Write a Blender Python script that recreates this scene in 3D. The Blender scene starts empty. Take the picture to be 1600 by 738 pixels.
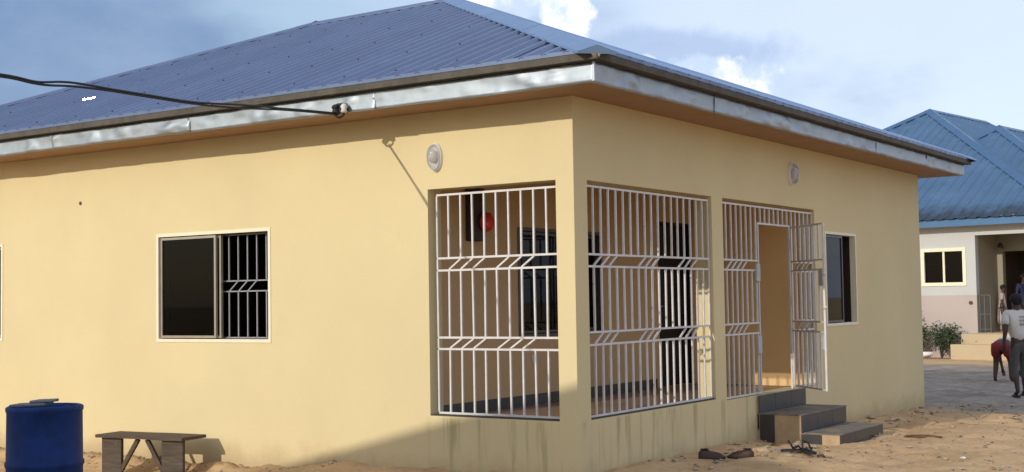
import bpy, bmesh, math, random
from mathutils import Vector, Matrix, noise
random.seed(7)
S = bpy.context.scene
C = S.collection
R = math.radians

# ------------------------------------------------------------------ camera
FPX = 2037.0
cam_d = bpy.data.cameras.new('camera'); cam = bpy.data.objects.new('camera', cam_d); C.objects.link(cam)
cam_d.sensor_width = 36.0; cam_d.lens = 36.0 * FPX / 1600.0
cam_d.clip_start = 0.1; cam_d.clip_end = 3000
CP = Vector((5.86125, -9.61051, 1.55158))
rr = Vector((0.82722962, 0.56163204, -0.01614352)); uu = Vector((0.0411164, -0.03185543, 0.99864642)); ww = Vector((-0.56035757, 0.82677366, 0.04944404))
cam.matrix_world = Matrix(((rr.x, uu.x, -ww.x, CP.x), (rr.y, uu.y, -ww.y, CP.y), (rr.z, uu.z, -ww.z, CP.z), (0, 0, 0, 1)))
S.camera = cam
S.render.resolution_x = 1024; S.render.resolution_y = 472

def pix(px, py):                       # direction of a photo pixel
    return (ww + rr * ((px - 800) / FPX) - uu * ((py - 369) / FPX))
def at(px, py, axis, v):               # where that direction meets a plane x/y/z = v
    d = pix(px, py); t = (v - CP[axis]) / d[axis]
    return CP + d * t

# ------------------------------------------------------------------ light
SD = Vector((0.13, 1.0, -0.356)).normalized()      # direction the sunlight travels
EL = math.asin(-SD.z); AZ = math.atan2(-SD.x, -SD.y)
sun_d = bpy.data.lights.new('sun', 'SUN'); sun = bpy.data.objects.new('sun', sun_d); C.objects.link(sun)
sun_d.energy = 2.2; sun_d.angle = R(0.5); sun_d.color = (1.0, 0.945, 0.85)
sun.rotation_euler = SD.to_track_quat('-Z', 'Y').to_euler(); sun.location = (-3, -30, 14)
S.view_settings.view_transform = 'Standard'; S.view_settings.look = 'None'
S.view_settings.exposure = 0.27; S.view_settings.gamma = 1.0
S.view_settings.use_curve_mapping = False

W = bpy.data.worlds.new('World'); S.world = W; W.use_nodes = True
def build_world():
    nt = W.node_tree; N = nt.nodes; L = nt.links; N.clear()
    out = N.new('ShaderNodeOutputWorld'); bg = N.new('ShaderNodeBackground'); L.new(bg.outputs[0], out.inputs[0])
    sky = N.new('ShaderNodeTexSky'); sky.sky_type = 'NISHITA'; sky.sun_disc = False
    sky.sun_elevation = EL; sky.sun_rotation = AZ; sky.air_density = 1.0; sky.dust_density = 1.6; sky.ozone_density = 1.2
    bg.inputs[1].default_value = 0.142
    tc = N.new('ShaderNodeTexCoord')
    def math_(op, a, b=None, c=None):
        n = N.new('ShaderNodeMath'); n.operation = op; n.use_clamp = False
        for i, v in enumerate((a, b, c)):
            if v is None: continue
            if isinstance(v, (int, float)): n.inputs[i].default_value = v
            else: L.new(v, n.inputs[i])
        return n.outputs[0]
    def rng(v, a, b, c=0.0, d=1.0, smooth=True):
        n = N.new('ShaderNodeMapRange'); n.interpolation_type = 'SMOOTHSTEP' if smooth else 'LINEAR'
        L.new(v, n.inputs[0])
        for i, x in enumerate((a, b, c, d)): n.inputs[i + 1].default_value = x
        return n.outputs[0]
    def fbm(scale, detail, rough, off=(0, 0, 0), stretch=(1, 1, 1)):
        m = N.new('ShaderNodeMapping'); L.new(tc.outputs['Generated'], m.inputs[0])
        m.inputs[1].default_value = off; m.inputs[3].default_value = stretch
        n = N.new('ShaderNodeTexNoise'); n.inputs['Scale'].default_value = scale; n.inputs['Detail'].default_value = detail
        n.inputs['Roughness'].default_value = rough; L.new(m.outputs[0], n.inputs['Vector']); return n.outputs[0]
    def blob(px, py, r0, r1, sx=1.0, sz=1.0):
        d = pix(px, py).normalized()
        v = N.new('ShaderNodeVectorMath'); v.operation = 'SUBTRACT'; L.new(tc.outputs['Generated'], v.inputs[0]); v.inputs[1].default_value = d
        m = N.new('ShaderNodeVectorMath'); m.operation = 'MULTIPLY'; L.new(v.outputs[0], m.inputs[0]); m.inputs[1].default_value = (sx, sx, sz)
        l = N.new('ShaderNodeVectorMath'); l.operation = 'LENGTH'; L.new(m.outputs[0], l.inputs[0])
        return rng(l.outputs['Value'], r0, r1, 1.0, 0.0)
    def mix(f, a, b):
        n = N.new('ShaderNodeMix'); n.data_type = 'RGBA'
        L.new(f, n.inputs[0])
        for i, v in ((6, a), (7, b)):
            if isinstance(v, tuple): n.inputs[i].default_value = (*v, 1)
            else: L.new(v, n.inputs[i])
        return n.outputs[2]
    # thin bright veil: everywhere a little, thick toward the north-east bank
    sepd = N.new('ShaderNodeSeparateXYZ'); L.new(tc.outputs['Generated'], sepd.inputs[0])
    veil = math_('ADD', math_('MULTIPLY', rng(fbm(1.6, 5, .55, (3.1, .4, 0), (1, 1, 2.2)), .38, .72), 0.35),
                 math_('MULTIPLY', rng(sepd.outputs[0], -.74, -.38), .62))
    col = mix(math_('MINIMUM', veil, .82), sky.outputs[0], (4.75, 5.25, 6.5))
    # grey-blue rain cloud masses
    big = fbm(2.3, 7, .56, (1.7, 2.3, .6), (1, 1, 2.2))
    g = rng(math_('ADD', big, math_('MULTIPLY', blob(90, 130, .02, .30, 1, 1.7), .30)), .47, .74)
    col = mix(math_('MULTIPLY', g, .84), col, (1.15, 1.80, 3.1))
    lt = rng(fbm(3.1, 7, .58, (5.1, .3, 2.2), (1, 1, 2.0)), .50, .70)
    col = mix(math_('MULTIPLY', lt, .16), col, (4.6, 5.4, 6.6))
    wob = math_('MULTIPLY', math_('SUBTRACT', fbm(18, 7, .6, (.2, .7, .1)), .5), 1.15)
    wof = math_('MULTIPLY', math_('SUBTRACT', fbm(60, 6, .6, (.5, .1, .9)), .5), .45)
    gb = rng(math_('ADD', math_('MULTIPLY', blob(1060, 86, .0, .075, .55, 2.0), .95), wob), .16, .55)
    col = mix(math_('MULTIPLY', gb, .55), col, (2.1, 2.9, 4.6))
    # cumulus
    cb = math_('MAXIMUM', math_('MAXIMUM', blob(878, 22, .0, .036, .95, .62), blob(770, -12, .0, .075, .8, 1.5)),
               math_('MAXIMUM', blob(1105, 122, .0, .060, .66, 1.5), blob(1000, 112, 0, .035, .7, 1.5)))
    n0 = rng(fbm(4.2, 5, .5, (8.3, 2.2, 1.9), (1, 1, 2.4)), .76, .9)
    cm = rng(math_('ADD', math_('ADD', math_('MULTIPLY', cb, .62), math_('MULTIPLY', n0, .3)), math_('ADD', wob, wof)), .20, .40)
    cm = math_('MULTIPLY', cm, rng(math_('MAXIMUM', cb, n0), .02, .22))
    shade = rng(math_('ADD', fbm(34, 6, .55, (.9, .1, .53)), math_('MULTIPLY', wob, .35)), .36, .64)
    ccol = mix(shade, (3.9, 4.7, 6.0), (7.9, 7.9, 7.8))
    col = mix(math_('MULTIPLY', cm, .92), col, ccol)
    L.new(col, bg.inputs[0])
build_world()

# ------------------------------------------------------------------ materials
M = {}
class NT:
    def __init__(s, name):
        s.m = bpy.data.materials.new(name); s.m.use_nodes = True; s.t = s.m.node_tree; s.N = s.t.nodes; s.L = s.t.links
        s.b = s.N['Principled BSDF']; s.tc = s.N.new('ShaderNodeTexCoord'); M[name] = s.m
    def co(s, sc=(1, 1, 1), off=(0, 0, 0)):
        m = s.N.new('ShaderNodeMapping'); s.L.new(s.tc.outputs['Object'], m.inputs[0]); m.inputs[3].default_value = sc; m.inputs[1].default_value = off; return m.outputs[0]
    def noise(s, scale, detail=4, rough=.5, sc=(1, 1, 1), off=(0, 0, 0), out=0):
        n = s.N.new('ShaderNodeTexNoise'); n.inputs['Scale'].default_value = scale; n.inputs['Detail'].default_value = detail
        n.inputs['Roughness'].default_value = rough; s.L.new(s.co(sc, off), n.inputs['Vector']); return n.outputs[out]
    def rng(s, v, a, b, c=0., d=1., smooth=False):
        n = s.N.new('ShaderNodeMapRange'); s.L.new(v, n.inputs[0])
        if smooth: n.interpolation_type = 'SMOOTHSTEP'
        for i, x in enumerate((a, b, c, d)): n.inputs[i + 1].default_value = x
        return n.outputs[0]
    def math(s, op, a, b=0.0):
        n = s.N.new('ShaderNodeMath'); n.operation = op
        for i, v in enumerate((a, b)):
            if isinstance(v, (int, float)): n.inputs[i].default_value = v
            else: s.L.new(v, n.inputs[i])
        return n.outputs[0]
    def mix(s, f, a, b, mode='MIX'):
        n = s.N.new('ShaderNodeMix'); n.data_type = 'RGBA'; n.blend_type = mode
        if isinstance(f, (int, float)): n.inputs[0].default_value = f
        else: s.L.new(f, n.inputs[0])
        for i, v in ((6, a), (7, b)):
            if isinstance(v, tuple): n.inputs[i].default_value = (*v, 1)
            else: s.L.new(v, n.inputs[i])
        return n.outputs[2]
    def pos(s):
        n = s.N.new('ShaderNodeNewGeometry'); x = s.N.new('ShaderNodeSeparateXYZ'); s.L.new(n.outputs['Position'], x.inputs[0]); return x.outputs
    def rand(s):
        return s.N.new('ShaderNodeObjectInfo').outputs['Random']
    def color(s, c):
        if isinstance(c, tuple): s.b.inputs['Base Color'].default_value = (*c, 1)
        else: s.L.new(c, s.b.inputs['Base Color'])
    def rough(s, r):
        if isinstance(r, (int, float)): s.b.inputs['Roughness'].default_value = r
        else: s.L.new(r, s.b.inputs['Roughness'])
    def metal(s, v): s.b.inputs['Metallic'].default_value = v
    def spec(s, v): s.b.inputs['Specular IOR Level'].default_value = v
    def bump(s, h, strength=.3, dist=.01):
        n = s.N.new('ShaderNodeBump'); n.inputs['Strength'].default_value = strength; n.inputs['Distance'].default_value = dist
        s.L.new(h, n.inputs['Height']); s.L.new(n.outputs[0], s.b.inputs['Normal'])

def simple(name, c, rough=.7, var=.12, scale=6, metal=0., bump=0., bscale=40, spec=.4):
    t = NT(name)
    d = tuple(x * (1 - var) for x in c); l = tuple(min(1, x * (1 + var)) for x in c)
    t.color(t.mix(t.rng(t.noise(scale, 5, .6), .3, .7), d, l)); t.rough(rough); t.metal(metal); t.spec(spec)
    if bump: t.bump(t.noise(bscale, 4, .6), bump, .01)
    return t

def mat_wall(name, paint, stain=True, grime=(.33, .29, .13)):
    t = NT(name); p = t.pos()
    big = t.rng(t.noise(.55, 4, .55), .3, .7)
    base = t.mix(big, tuple(x * .93 for x in paint), tuple(min(1, x * 1.03) for x in paint))
    base = t.mix(t.math('MULTIPLY', t.rng(t.noise(2.6, 6, .68, (1, 1, .8), (3, 7, 1)), .45, .7), .10), base, tuple(x * .80 for x in paint))
    fine = t.rng(t.noise(70, 3, .6), .25, .75)
    base = t.mix(t.math('MULTIPLY', fine, .16), base, tuple(x * .82 for x in paint))
    if stain:
        # run-off streaks below the porch sills (green-brown), splash dirt near the ground
        st = t.rng(t.noise(1.0, 5, .62, (7, 7, .55)), .50, .68, smooth=True)
        below = t.math('MULTIPLY', t.rng(p[2], .47, .505, 1, 0), t.rng(p[2], -.35, .45, .25, 1))
        xy = t.math('ADD', t.math('MULTIPLY', t.rng(p[0], -1.75, -1.5), 1.0), 0.0)
        yy = t.rng(p[1], 3.75, 4.2, 1, 0)
        m = t.math('MULTIPLY', t.math('MULTIPLY', st, below), t.math('MULTIPLY', xy, yy))
        base = t.mix(t.math('MULTIPLY', m, .75), base, grime)
        sp = t.rng(t.math('ADD', p[2], t.math('MULTIPLY', t.noise(3.2, 5, .65), -.42)), -.32, -.02, 1, 0, smooth=True)
        base = t.mix(t.math('MULTIPLY', sp, .55), base, (.40, .27, .14))
        sm = t.rng(t.noise(2.3, 6, .7, (1, 1, .6), (4, 1, 2)), .63, .75, smooth=True)
        base = t.mix(t.math('MULTIPLY', sm, .10), base, (.42, .31, .16))
    t.color(base); t.rough(.82); t.spec(.25)
    h = t.math('ADD', t.noise(55, 4, .65), t.math('MULTIPLY', t.noise(5, 3, .5), .8))
    t.bump(h, .22, .012)
    return t
mat_wall('cream_paint', (.685, .565, .315))
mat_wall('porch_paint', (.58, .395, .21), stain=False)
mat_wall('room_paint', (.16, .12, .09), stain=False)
mat_wall('far_white', (.52, .52, .49), stain=False)
mat_wall('far_pink', (.48, .40, .35), stain=False)
mat_wall('far_cream', (.50, .39, .24), stain=False)
mat_wall('far_veranda_shaded', (.31, .275, .20), stain=False)  # veranda shade put into the colour by darkening the wall paint
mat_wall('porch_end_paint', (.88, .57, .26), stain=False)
mat_wall('grey_render', (.74, .70, .62), stain=False)

def mat_roof(name, c, c2, rough=.38, metal=.35, grime=False):
    t = NT(name)
    a = t.mix(t.rng(t.noise(1.3, 5, .6), .3, .7), c, c2)
    a = t.mix(t.math('MULTIPLY', t.rand(), .35), a, tuple(x * .80 for x in c))
    a = t.mix(t.math('MULTIPLY', t.rng(t.noise(9, 6, .7), .55, .8), .35), a, tuple(x * .7 + .05 for x in c))
    if grime:
        p = t.pos()
        g = t.rng(t.math('ADD', p[2], t.math('MULTIPLY', t.noise(2.6, 6, .7), -.9)), 3.3, 3.72, 1, 0, smooth=True)
        a = t.mix(t.math('MULTIPLY', g, .85), a, (.022, .026, .03))
    t.color(a); t.rough(t.rng(t.noise(5, 4, .6), .3, .7, rough - .08, rough + .14)); t.metal(metal)
    t.bump(t.noise(3, 3, .5), .12, .02)
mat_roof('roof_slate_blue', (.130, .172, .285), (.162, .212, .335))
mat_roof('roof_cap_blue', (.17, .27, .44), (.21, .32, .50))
mat_roof('far_roof_blue', (.065, .14, .24), (.095, .185, .30), grime=True)
mat_roof('far_cap_blue', (.06, .145, .27), (.08, .175, .31))

def mat_zinc():
    t = NT('zinc')
    a = t.mix(t.rng(t.noise(4, 6, .65), .3, .7), (.36, .405, .435), (.46, .50, .53))
    a = t.mix(t.rng(t.noise(14, 5, .7, (1, 1, 3)), .58, .75), a, (.38, .42, .44))
    t.color(a); t.metal(.9); t.rough(t.rng(t.noise(3, 3, .6), .3, .7, .50, .58))
    t.bump(t.noise(5, 2, .5), .14, .02)
mat_zinc()
simple('bright_aluminium', (.85, .86, .88), .18, .04, 8, 1.0)
simple('eave_timber', (.060, .052, .038), .75, .3, 9, bump=.3)
simple('olive_timber', (.085, .073, .052), .75, .25, 9, bump=.3)
simple('soffit_brown', (.34, .195, .105), .7, .10, 3, bump=.1)
def mat_enamel():
    t = NT('white_enamel'); a = t.mix(t.rng(t.noise(9, 5, .6), .3, .7), (.56, .53, .49), (.68, .65, .61))
    t.color(t.mix(t.math('MULTIPLY', t.rng(t.noise(23, 5, .7), .64, .72), .7), a, (.20, .11, .06))); t.rough(.45)
mat_enamel()
simple('lock_grey', (.45, .47, .48), .5, .1, 12)
simple('bar_grey', (.30, .30, .31), .5, .1, 12)
simple('chipped_enamel', (.62, .60, .56), .45, .14, 26, spec=.4)
simple('cream_frame', (.80, .72, .52), .45, .05, 8)
simple('champagne_aluminium', (.42, .38, .30), .38, .08, 8, metal=.6)
simple('dark_aluminium', (.10, .095, .085), .4, .1, 8, metal=.4)
simple('dark_tile', (.052, .05, .05), .30, .18, 5, bump=.05)
simple('brown_tile', (.30, .185, .12), .35, .15, 4)
def mat_tread():
    t = NT('tread_tile'); a = t.mix(t.rng(t.noise(5, 5, .6), .3, .7), (.12, .112, .10), (.17, .155, .13))
    t.color(t.mix(t.rng(t.noise(3.5, 6, .7), .45, .68), a, (.33, .24, .15))); t.rough(.6); t.bump(t.noise(30, 4, .6), .1, .01)
mat_tread()
simple('cement', (.47, .34, .20), .9, .14, 7, bump=.5, bscale=60)
simple('door_black', (.012, .011, .011), .5, .2, 6)
simple('ceiling_white', (.50, .45, .38), .8, .05, 3)
simple('cable_black', (.012, .012, .013), .55, .2, 12)
simple('lamp_white', (.74, .72, .70), .25, .05, 9)
simple('porcelain', (.62, .58, .50), .3, .06, 9)
simple('alarm_red', (.62, .04, .03), .4, .1, 9)
simple('box_dark', (.035, .022, .018), .5, .2, 6)
simple('drum_blue', (.004, .026, .125), .6, .35, 6, bump=.08, bscale=9, spec=.22)
simple('slab_grey', (.16, .165, .18), .7, .25, 9, bump=.3)
simple('sandal_black', (.014, .014, .018), .6, .2, 20)
simple('shoe_brown', (.055, .026, .018), .55, .25, 20)
simple('stone', (.42, .32, .20), .9, .25, 9, bump=.5, bscale=30)
simple('stone_grey', (.24, .20, .16), .9, .25, 9, bump=.5, bscale=30)
simple('litter_white', (.72, .70, .66), .7, .05, 9)
simple('dead_leaf', (.13, .06, .025), .8, .3, 12)
simple('skin_dark', (.055, .028, .018), .5, .12, 9)
simple('hair_black', (.010, .009, .009), .8, .1, 9)
simple('shirt_offwhite', (.62, .58, .52), .85, .06, 7, bump=.25, bscale=16)
simple('print_dark', (.10, .09, .09), .8, .1, 9)
simple('print_white', (.75, .74, .72), .8, .1, 9)
simple('trousers_grey', (.085, .078, .075), .85, .2, 8, bump=.3, bscale=18)
simple('shorts_red', (.17, .016, .018), .8, .2, 8, bump=.3, bscale=18)
simple('cloth_purple', (.16, .035, .17), .8, .2, 8)
simple('cloth_navy', (.02, .022, .07), .8, .2, 8)
simple('cloth_pale', (.42, .33, .30), .8, .2, 8)
simple('pipe_brown', (.10, .055, .03), .7, .2, 8)
simple('rail_grey', (.07, .07, .07), .5, .2, 8)
simple('bark', (.10, .07, .045), .9, .25, 14, bump=.4)
def mat_wood():
    t = NT('weathered_wood')
    g = t.rng(t.noise(3.0, 6, .65, (1, 9, 9)), .3, .7)
    a = t.mix(g, (.055, .037, .024), (.125, .088, .058))
    a = t.mix(t.math('MULTIPLY', t.rng(t.noise(11, 5, .7), .6, .75), .5), a, (.17, .145, .11))
    t.color(a); t.rough(.85); t.bump(t.noise(4, 6, .7, (1, 12, 12)), .5, .006)
mat_wood()
def mat_glass(name, tint, rough=.02):
    t = NT(name); t.color(tint); t.rough(rough); t.b.inputs['Transmission Weight'].default_value = 1.0; t.b.inputs['IOR'].default_value = 1.2
mat_glass('tinted_glass', (.07, .072, .075)); mat_glass('lamp_glass', (.95, .95, .96), .04); M['lamp_glass'].node_tree.nodes['Principled BSDF'].inputs['IOR'].default_value = 1.5
def mat_leaf(name, a, b):
    t = NT(name); t.color(t.mix(t.rng(t.noise(7, 3, .6), .35, .65), a, b)); t.rough(.5)
    t.b.inputs['Transmission Weight'].default_value = 0.0
mat_leaf('leaf_dark', (.030, .050, .022), (.075, .095, .042)); mat_leaf('leaf_dry', (.16, .135, .085), (.26, .22, .15)); mat_leaf('leaf_bright', (.07, .14, .02), (.13, .22, .04))
def mat_sand():
    t = NT('sand'); p = t.pos()
    a = t.mix(t.rng(t.noise(1.1, 6, .62), .32, .68), (.52, .34, .175), (.72, .485, .265))
    a = t.mix(t.math('MULTIPLY', t.rng(t.noise(6, 6, .7), .5, .75), .55), a, (.33, .21, .115))
    a = t.mix(t.math('MULTIPLY', t.rng(t.noise(24, 5, .7), .62, .74), .6), a, (.20, .135, .085))
    grey = t.mix(t.rng(t.noise(1.7, 6, .65), .3, .7), (.23, .188, .145), (.45, .375, .295))
    grey = t.mix(t.math('MULTIPLY', t.rng(t.noise(8, 6, .7), .5, .72), .6), grey, (.11, .10, .09))
    y = t.math('ADD', p[1], t.math('MULTIPLY', t.noise(.55, 5, .6), 3.0))
    w = t.math('MULTIPLY', t.rng(y, 9.6, 12.2, smooth=True), t.rng(y, 25.0, 27.5, 1, 0, smooth=True))
    t.color(t.mix(w, a, grey)); t.rough(.95); t.spec(.15)
    h = t.math('ADD', t.noise(22, 6, .7), t.math('MULTIPLY', t.noise(90, 3, .6), .4))
    t.bump(h, .65, .03)
mat_sand()

# ------------------------------------------------------------------ mesh helpers
class MB:
    def __init__(s): s.v = []; s.f = []
    def quad(s, a, b, c, d):
        i = len(s.v); s.v += [tuple(a), tuple(b), tuple(c), tuple(d)]; s.f.append((i, i + 1, i + 2, i + 3))
    def box(s, x0, x1, y0, y1, z0, z1):
        i = len(s.v)
        s.v += [(x0, y0, z0), (x1, y0, z0), (x1, y1, z0), (x0, y1, z0), (x0, y0, z1), (x1, y0, z1), (x1, y1, z1), (x0, y1, z1)]
        s.f += [tuple(i + k for k in q) for q in ((3, 2, 1, 0), (4, 5, 6, 7), (0, 1, 5, 4), (1, 2, 6, 5), (2, 3, 7, 6), (3, 0, 4, 7))]
    def beam(s, a, b, w, h=None, up=(0, 0, 1)):
        a = Vector(a); b = Vector(b); h = h or w; d = (b - a).normalized(); u = Vector(up)
        if abs(d.dot(u)) > .98: u = Vector((0, 1, 0))
        x = d.cross(u).normalized(); y = x.cross(d).normalized(); i = len(s.v)
        for p in (a, b):
            for sx, sy in ((-1, -1), (1, -1), (1, 1), (-1, 1)): s.v.append(tuple(p + x * sx * w / 2 + y * sy * h / 2))
        s.f += [tuple(i + k for k in q) for q in ((0, 1, 2, 3), (7, 6, 5, 4), (0, 4, 5, 1), (1, 5, 6, 2), (2, 6, 7, 3), (3, 7, 4, 0))]
    def tube(s, pts, r, n=8):
        pts = [Vector(p) for p in pts]; rings = []
        for k, p in enumerate(pts):
            d = (pts[min(k + 1, len(pts) - 1)] - pts[max(k - 1, 0)]).normalized()
            u = Vector((0, 0, 1)) if abs(d.z) < .95 else Vector((1, 0, 0))
            x = d.cross(u).normalized(); y = x.cross(d); rad = r[k] if isinstance(r, (list, tuple)) else r
            i = len(s.v); rings.append(i)
            for j in range(n):
                a = 2 * math.pi * j / n; s.v.append(tuple(p + x * math.cos(a) * rad + y * math.sin(a) * rad))
        for k in range(len(rings) - 1):
            for j in range(n): s.f.append((rings[k] + j, rings[k] + (j + 1) % n, rings[k + 1] + (j + 1) % n, rings[k + 1] + j))
        s.f.append(tuple(rings[0] + j for j in reversed(range(n)))); s.f.append(tuple(rings[-1] + j for j in range(n)))
    def lathe(s, prof, c=(0, 0, 0), n=40, sx=1, sy=1):
        rings = []
        for r, z in prof:
            i = len(s.v); rings.append(i)
            for j in range(n):
                a = 2 * math.pi * j / n; s.v.append((c[0] + r * sx * math.cos(a), c[1] + r * sy * math.sin(a), c[2] + z))
        for k in range(len(rings) - 1):
            for j in range(n): s.f.append((rings[k] + j, rings[k] + (j + 1) % n, rings[k + 1] + (j + 1) % n, rings[k + 1] + j))
        s.f.append(tuple(rings[0] + j for j in reversed(range(n)))); s.f.append(tuple(rings[-1] + j for j in range(n)))
    def grid(s, P, us, vs, flip=False):
        i = len(s.v); n = len(vs)
        for u in us:
            for v in vs: s.v.append(tuple(P(u, v)))
        for a in range(len(us) - 1):
            for b in range(n - 1):
                q = (i + a * n + b, i + (a + 1) * n + b, i + (a + 1) * n + b + 1, i + a * n + b + 1)
                s.f.append(q[::-1] if flip else q)
    def mesh(s, name, smooth=False):
        me = bpy.data.meshes.new(name); me.from_pydata(s.v, [], s.f); me.validate()
        if smooth: me.polygons.foreach_set('use_smooth', [True] * len(me.polygons))
        me.update(); return me
def link(name, me, mat, parent=None, loc=None, rot=None):
    o = bpy.data.objects.new(name, me); C.objects.link(o)
    if mat and not me.materials: me.materials.append(M[mat])
    if loc: o.location = loc
    if rot: o.rotation_euler = rot
    if parent is not None:
        o.parent = parent; o.matrix_parent_inverse = WM[parent.name].inverted()
    WM[o.name] = Matrix.LocRotScale(Vector(loc) if loc else Vector(), None if not rot else __import__('mathutils').Euler(rot), None)
    return o
WM = {}
def build(mb, name, mat, parent=None, smooth=False, bevel=0, bs=1):
    o = link(name, mb.mesh(name, smooth), mat, parent)
    if bevel:
        b = o.modifiers.new('bevel', 'BEVEL'); b.width = bevel; b.segments = bs; b.limit_method = 'ANGLE'; b.angle_limit = R(40)
    return o
def tag(o, label, cat, group=None):
    o['label'] = label; o['category'] = cat
    if group: o['group'] = group
    return o
def struct(o): o['kind'] = 'structure'; return o
def thing(name, loc, label, cat, group=None):
    o = bpy.data.objects.new(name, None); C.objects.link(o); o.location = loc; o.empty_display_size = .2
    WM[o.name] = Matrix.Translation(Vector(loc)); return tag(o, label, cat, group)
def lerp(a, b, t): return a + (b - a) * t
def interp(x, xs, ys):
    if x <= xs[0]: return ys[0]
    for i in range(len(xs) - 1):
        if x <= xs[i + 1]:
            t = (x - xs[i]) / (xs[i + 1] - xs[i]); return lerp(ys[i], ys[i + 1], t)
    return ys[-1]
def sst(x, a, b):
    t = max(0, min(1, (x - a) / (b - a))); return t * t * (3 - 2 * t)
def fb(x, y, z=0, o=4): return noise.fractal(Vector((x, y, z)), 1.0, 2.0, o)

# ------------------------------------------------------------------ ground
def gz(x, y, detail=True):
    b = interp(y, (-3, 1.5, 4, 9.8, 14, 18, 28, 60), (0, 0, -.035, -.15, -.25, -.28, -.30, -.3))
    left = sst(-x, 2.6, 4.2) * sst(-y, -2, 0.0)
    b = lerp(b, -.235 + .07 * sst(-y, 1.6, 3.0), left)
    if x < .3 and y > -1.2:                                  # sand banked up against the wall foot
        if y <= 0: b = max(b, lerp(b, -.055 + .03 * fb(x * .9, 3.3), math.exp(-max(0, -y) / .16) if x < -2 else 0))
    if 0 <= x < 1.4 and 0 < y < 9.9: b += .03 * math.exp(-x / .25)
    if detail:
        near = 1 - sst(max(abs(x + 1), abs(y - 4)), 10, 26)
        b += near * (.030 * fb(x * .9, y * .9, 1, 3) + .038 * fb(x * 2.9, y * 2.9, 5, 3) + .026 * abs(fb(x * 9, y * 9, 8, 2)))
    return b
def axis_vals(lo, hi, step, far):
    v = []; x = lo
    while x < hi: v.append(x); x += step
    s = step; a = []; x = lo
    while x > -far: s *= 1.28; x -= s; a.append(x)
    s = step; x = v[-1]; c = []
    while x < far: s *= 1.28; x += s; c.append(x)
    return a[::-1] + v + c
g = MB(); g.grid(lambda x, y: (x, y, gz(x, y)), axis_vals(-9, 4.2, .065, 900), axis_vals(-3.2, 13.5, .075, 900))
struct(build(g, 'ground', 'sand', smooth=True))

# ------------------------------------------------------------------ main house
XL, YB, T, ZS, OV = -11.05, 9.854, .2, 3.32, .534
ZF = .455                                                  # porch floor
house = thing('bungalow', (-5.5, 4.9, 0), 'cream yellow bungalow with a slate blue metal roof and barred corner porch', 'house')

def cells(us, zs, holes):
    for a, b in zip(us, us[1:]):
        for c, d in zip(zs, zs[1:]):
            m = ((a + b) / 2, (c + d) / 2)
            yield a, b, c, d, any(h[0] < m[0] < h[1] and h[2] < m[1] < h[3] for h in holes)
def wall(mb, axis, f, k, u0, u1, z0, z1, holes, caps=(True, True)):
    """wall slab; f = outer plane, k = inner plane on axis 0 (x) or 1 (y), u along the other axis"""
    us = sorted({u0, u1, *[h[0] for h in holes], *[h[1] for h in holes]}); zs = sorted({z0, z1, *[h[2] for h in holes], *[h[3] for h in holes]})
    P = (lambda w, u, z: (w, u, z)) if axis == 0 else (lambda w, u, z: (u, w, z))
    for a, b, c, d, hole in cells(us, zs, holes):
        if hole: continue
        mb.quad(P(f, a, c), P(f, b, c), P(f, b, d), P(f, a, d)); mb.quad(P(k, a, c), P(k, a, d), P(k, b, d), P(k, b, c))
    for a, b, c, d in holes:
        mb.quad(P(f, a, c), P(k, a, c), P(k, a, d), P(f, a, d)); mb.quad(P(f, b, c), P(f, b, d), P(k, b, d), P(k, b, c))
        mb.quad(P(f, a, d), P(k, a, d), P(k, b, d), P(f, b, d)); mb.quad(P(f, a, c), P(f, b, c), P(k, b, c), P(k, a, c))
    if caps[0]: mb.quad(P(f, u0, z0), P(f, u0, z1), P(k, u0, z1), P(k, u0, z0))
    if caps[1]: mb.quad(P(f, u1, z0), P(k, u1, z0), P(k, u1, z1), P(f, u1, z1))
    mb.quad(P(f, u0, z1), P(f, u1, z1), P(k, u1, z1), P(k, u0, z1))

WZ0, WZ1 = 1.175, 2.325
winA = (-9.85, -8.12, WZ0, WZ1); winB = (-5.337, -3.638, WZ0, WZ1); op1 = (-1.596, -.184, .5, 2.6)
op2 = (.224, 2.737, .5, 2.6); op3 = (3.003, 5.621, .47, 2.6); winR = (5.954, 7.054, 1.18, 2.34)
ZT = 3.42
mb = MB(); wall(mb, 1, 0, T, XL, 0, -.9, ZT, [winA, winB, op1], (True, True)); build(mb, 'front_wall', 'cream_paint', house)
mb = MB(); wall(mb, 0, 0, -T, T, YB, -.9, ZT, [(op2[0] if op2[0] > T else T + .01,) + op2[1:], op3, winR], (False, True)); build(mb, 'side_wall', 'cream_paint', house)
mb = MB(); wall(mb, 1, YB, YB - T, XL, -T, -.9, ZT, [], (True, True)); build(mb, 'rear_wall', 'cream_paint', house)
mb = MB(); wall(mb, 0, XL, XL + T, T, YB - T, -.9, ZT, [], (True, True)); build(mb, 'end_wall', 'cream_paint', house)
# porch and rooms
PX, PY = -1.65, 5.66
pwin = (1.58, 3.28, 1.175, 2.3); pdoor = (4.66, 5.58, ZF, 2.5)
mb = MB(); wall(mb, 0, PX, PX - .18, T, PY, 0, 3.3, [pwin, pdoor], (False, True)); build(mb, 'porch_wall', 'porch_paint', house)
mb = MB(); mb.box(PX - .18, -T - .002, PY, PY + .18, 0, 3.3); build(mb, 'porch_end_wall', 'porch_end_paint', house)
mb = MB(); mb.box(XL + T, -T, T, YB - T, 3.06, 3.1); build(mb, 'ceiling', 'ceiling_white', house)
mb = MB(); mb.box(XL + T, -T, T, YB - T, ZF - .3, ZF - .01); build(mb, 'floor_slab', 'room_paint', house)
mb = MB(); mb.box(XL + T, PX - .18, 4.6, 4.75, 0, 3.06); mb.box(-7.0, -6.85, T, 4.6, 0, 3.06); mb.box(-2.02, -1.87, T, 4.6, 0, 3.06); build(mb, 'room_partition', 'room_paint', house)
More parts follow.
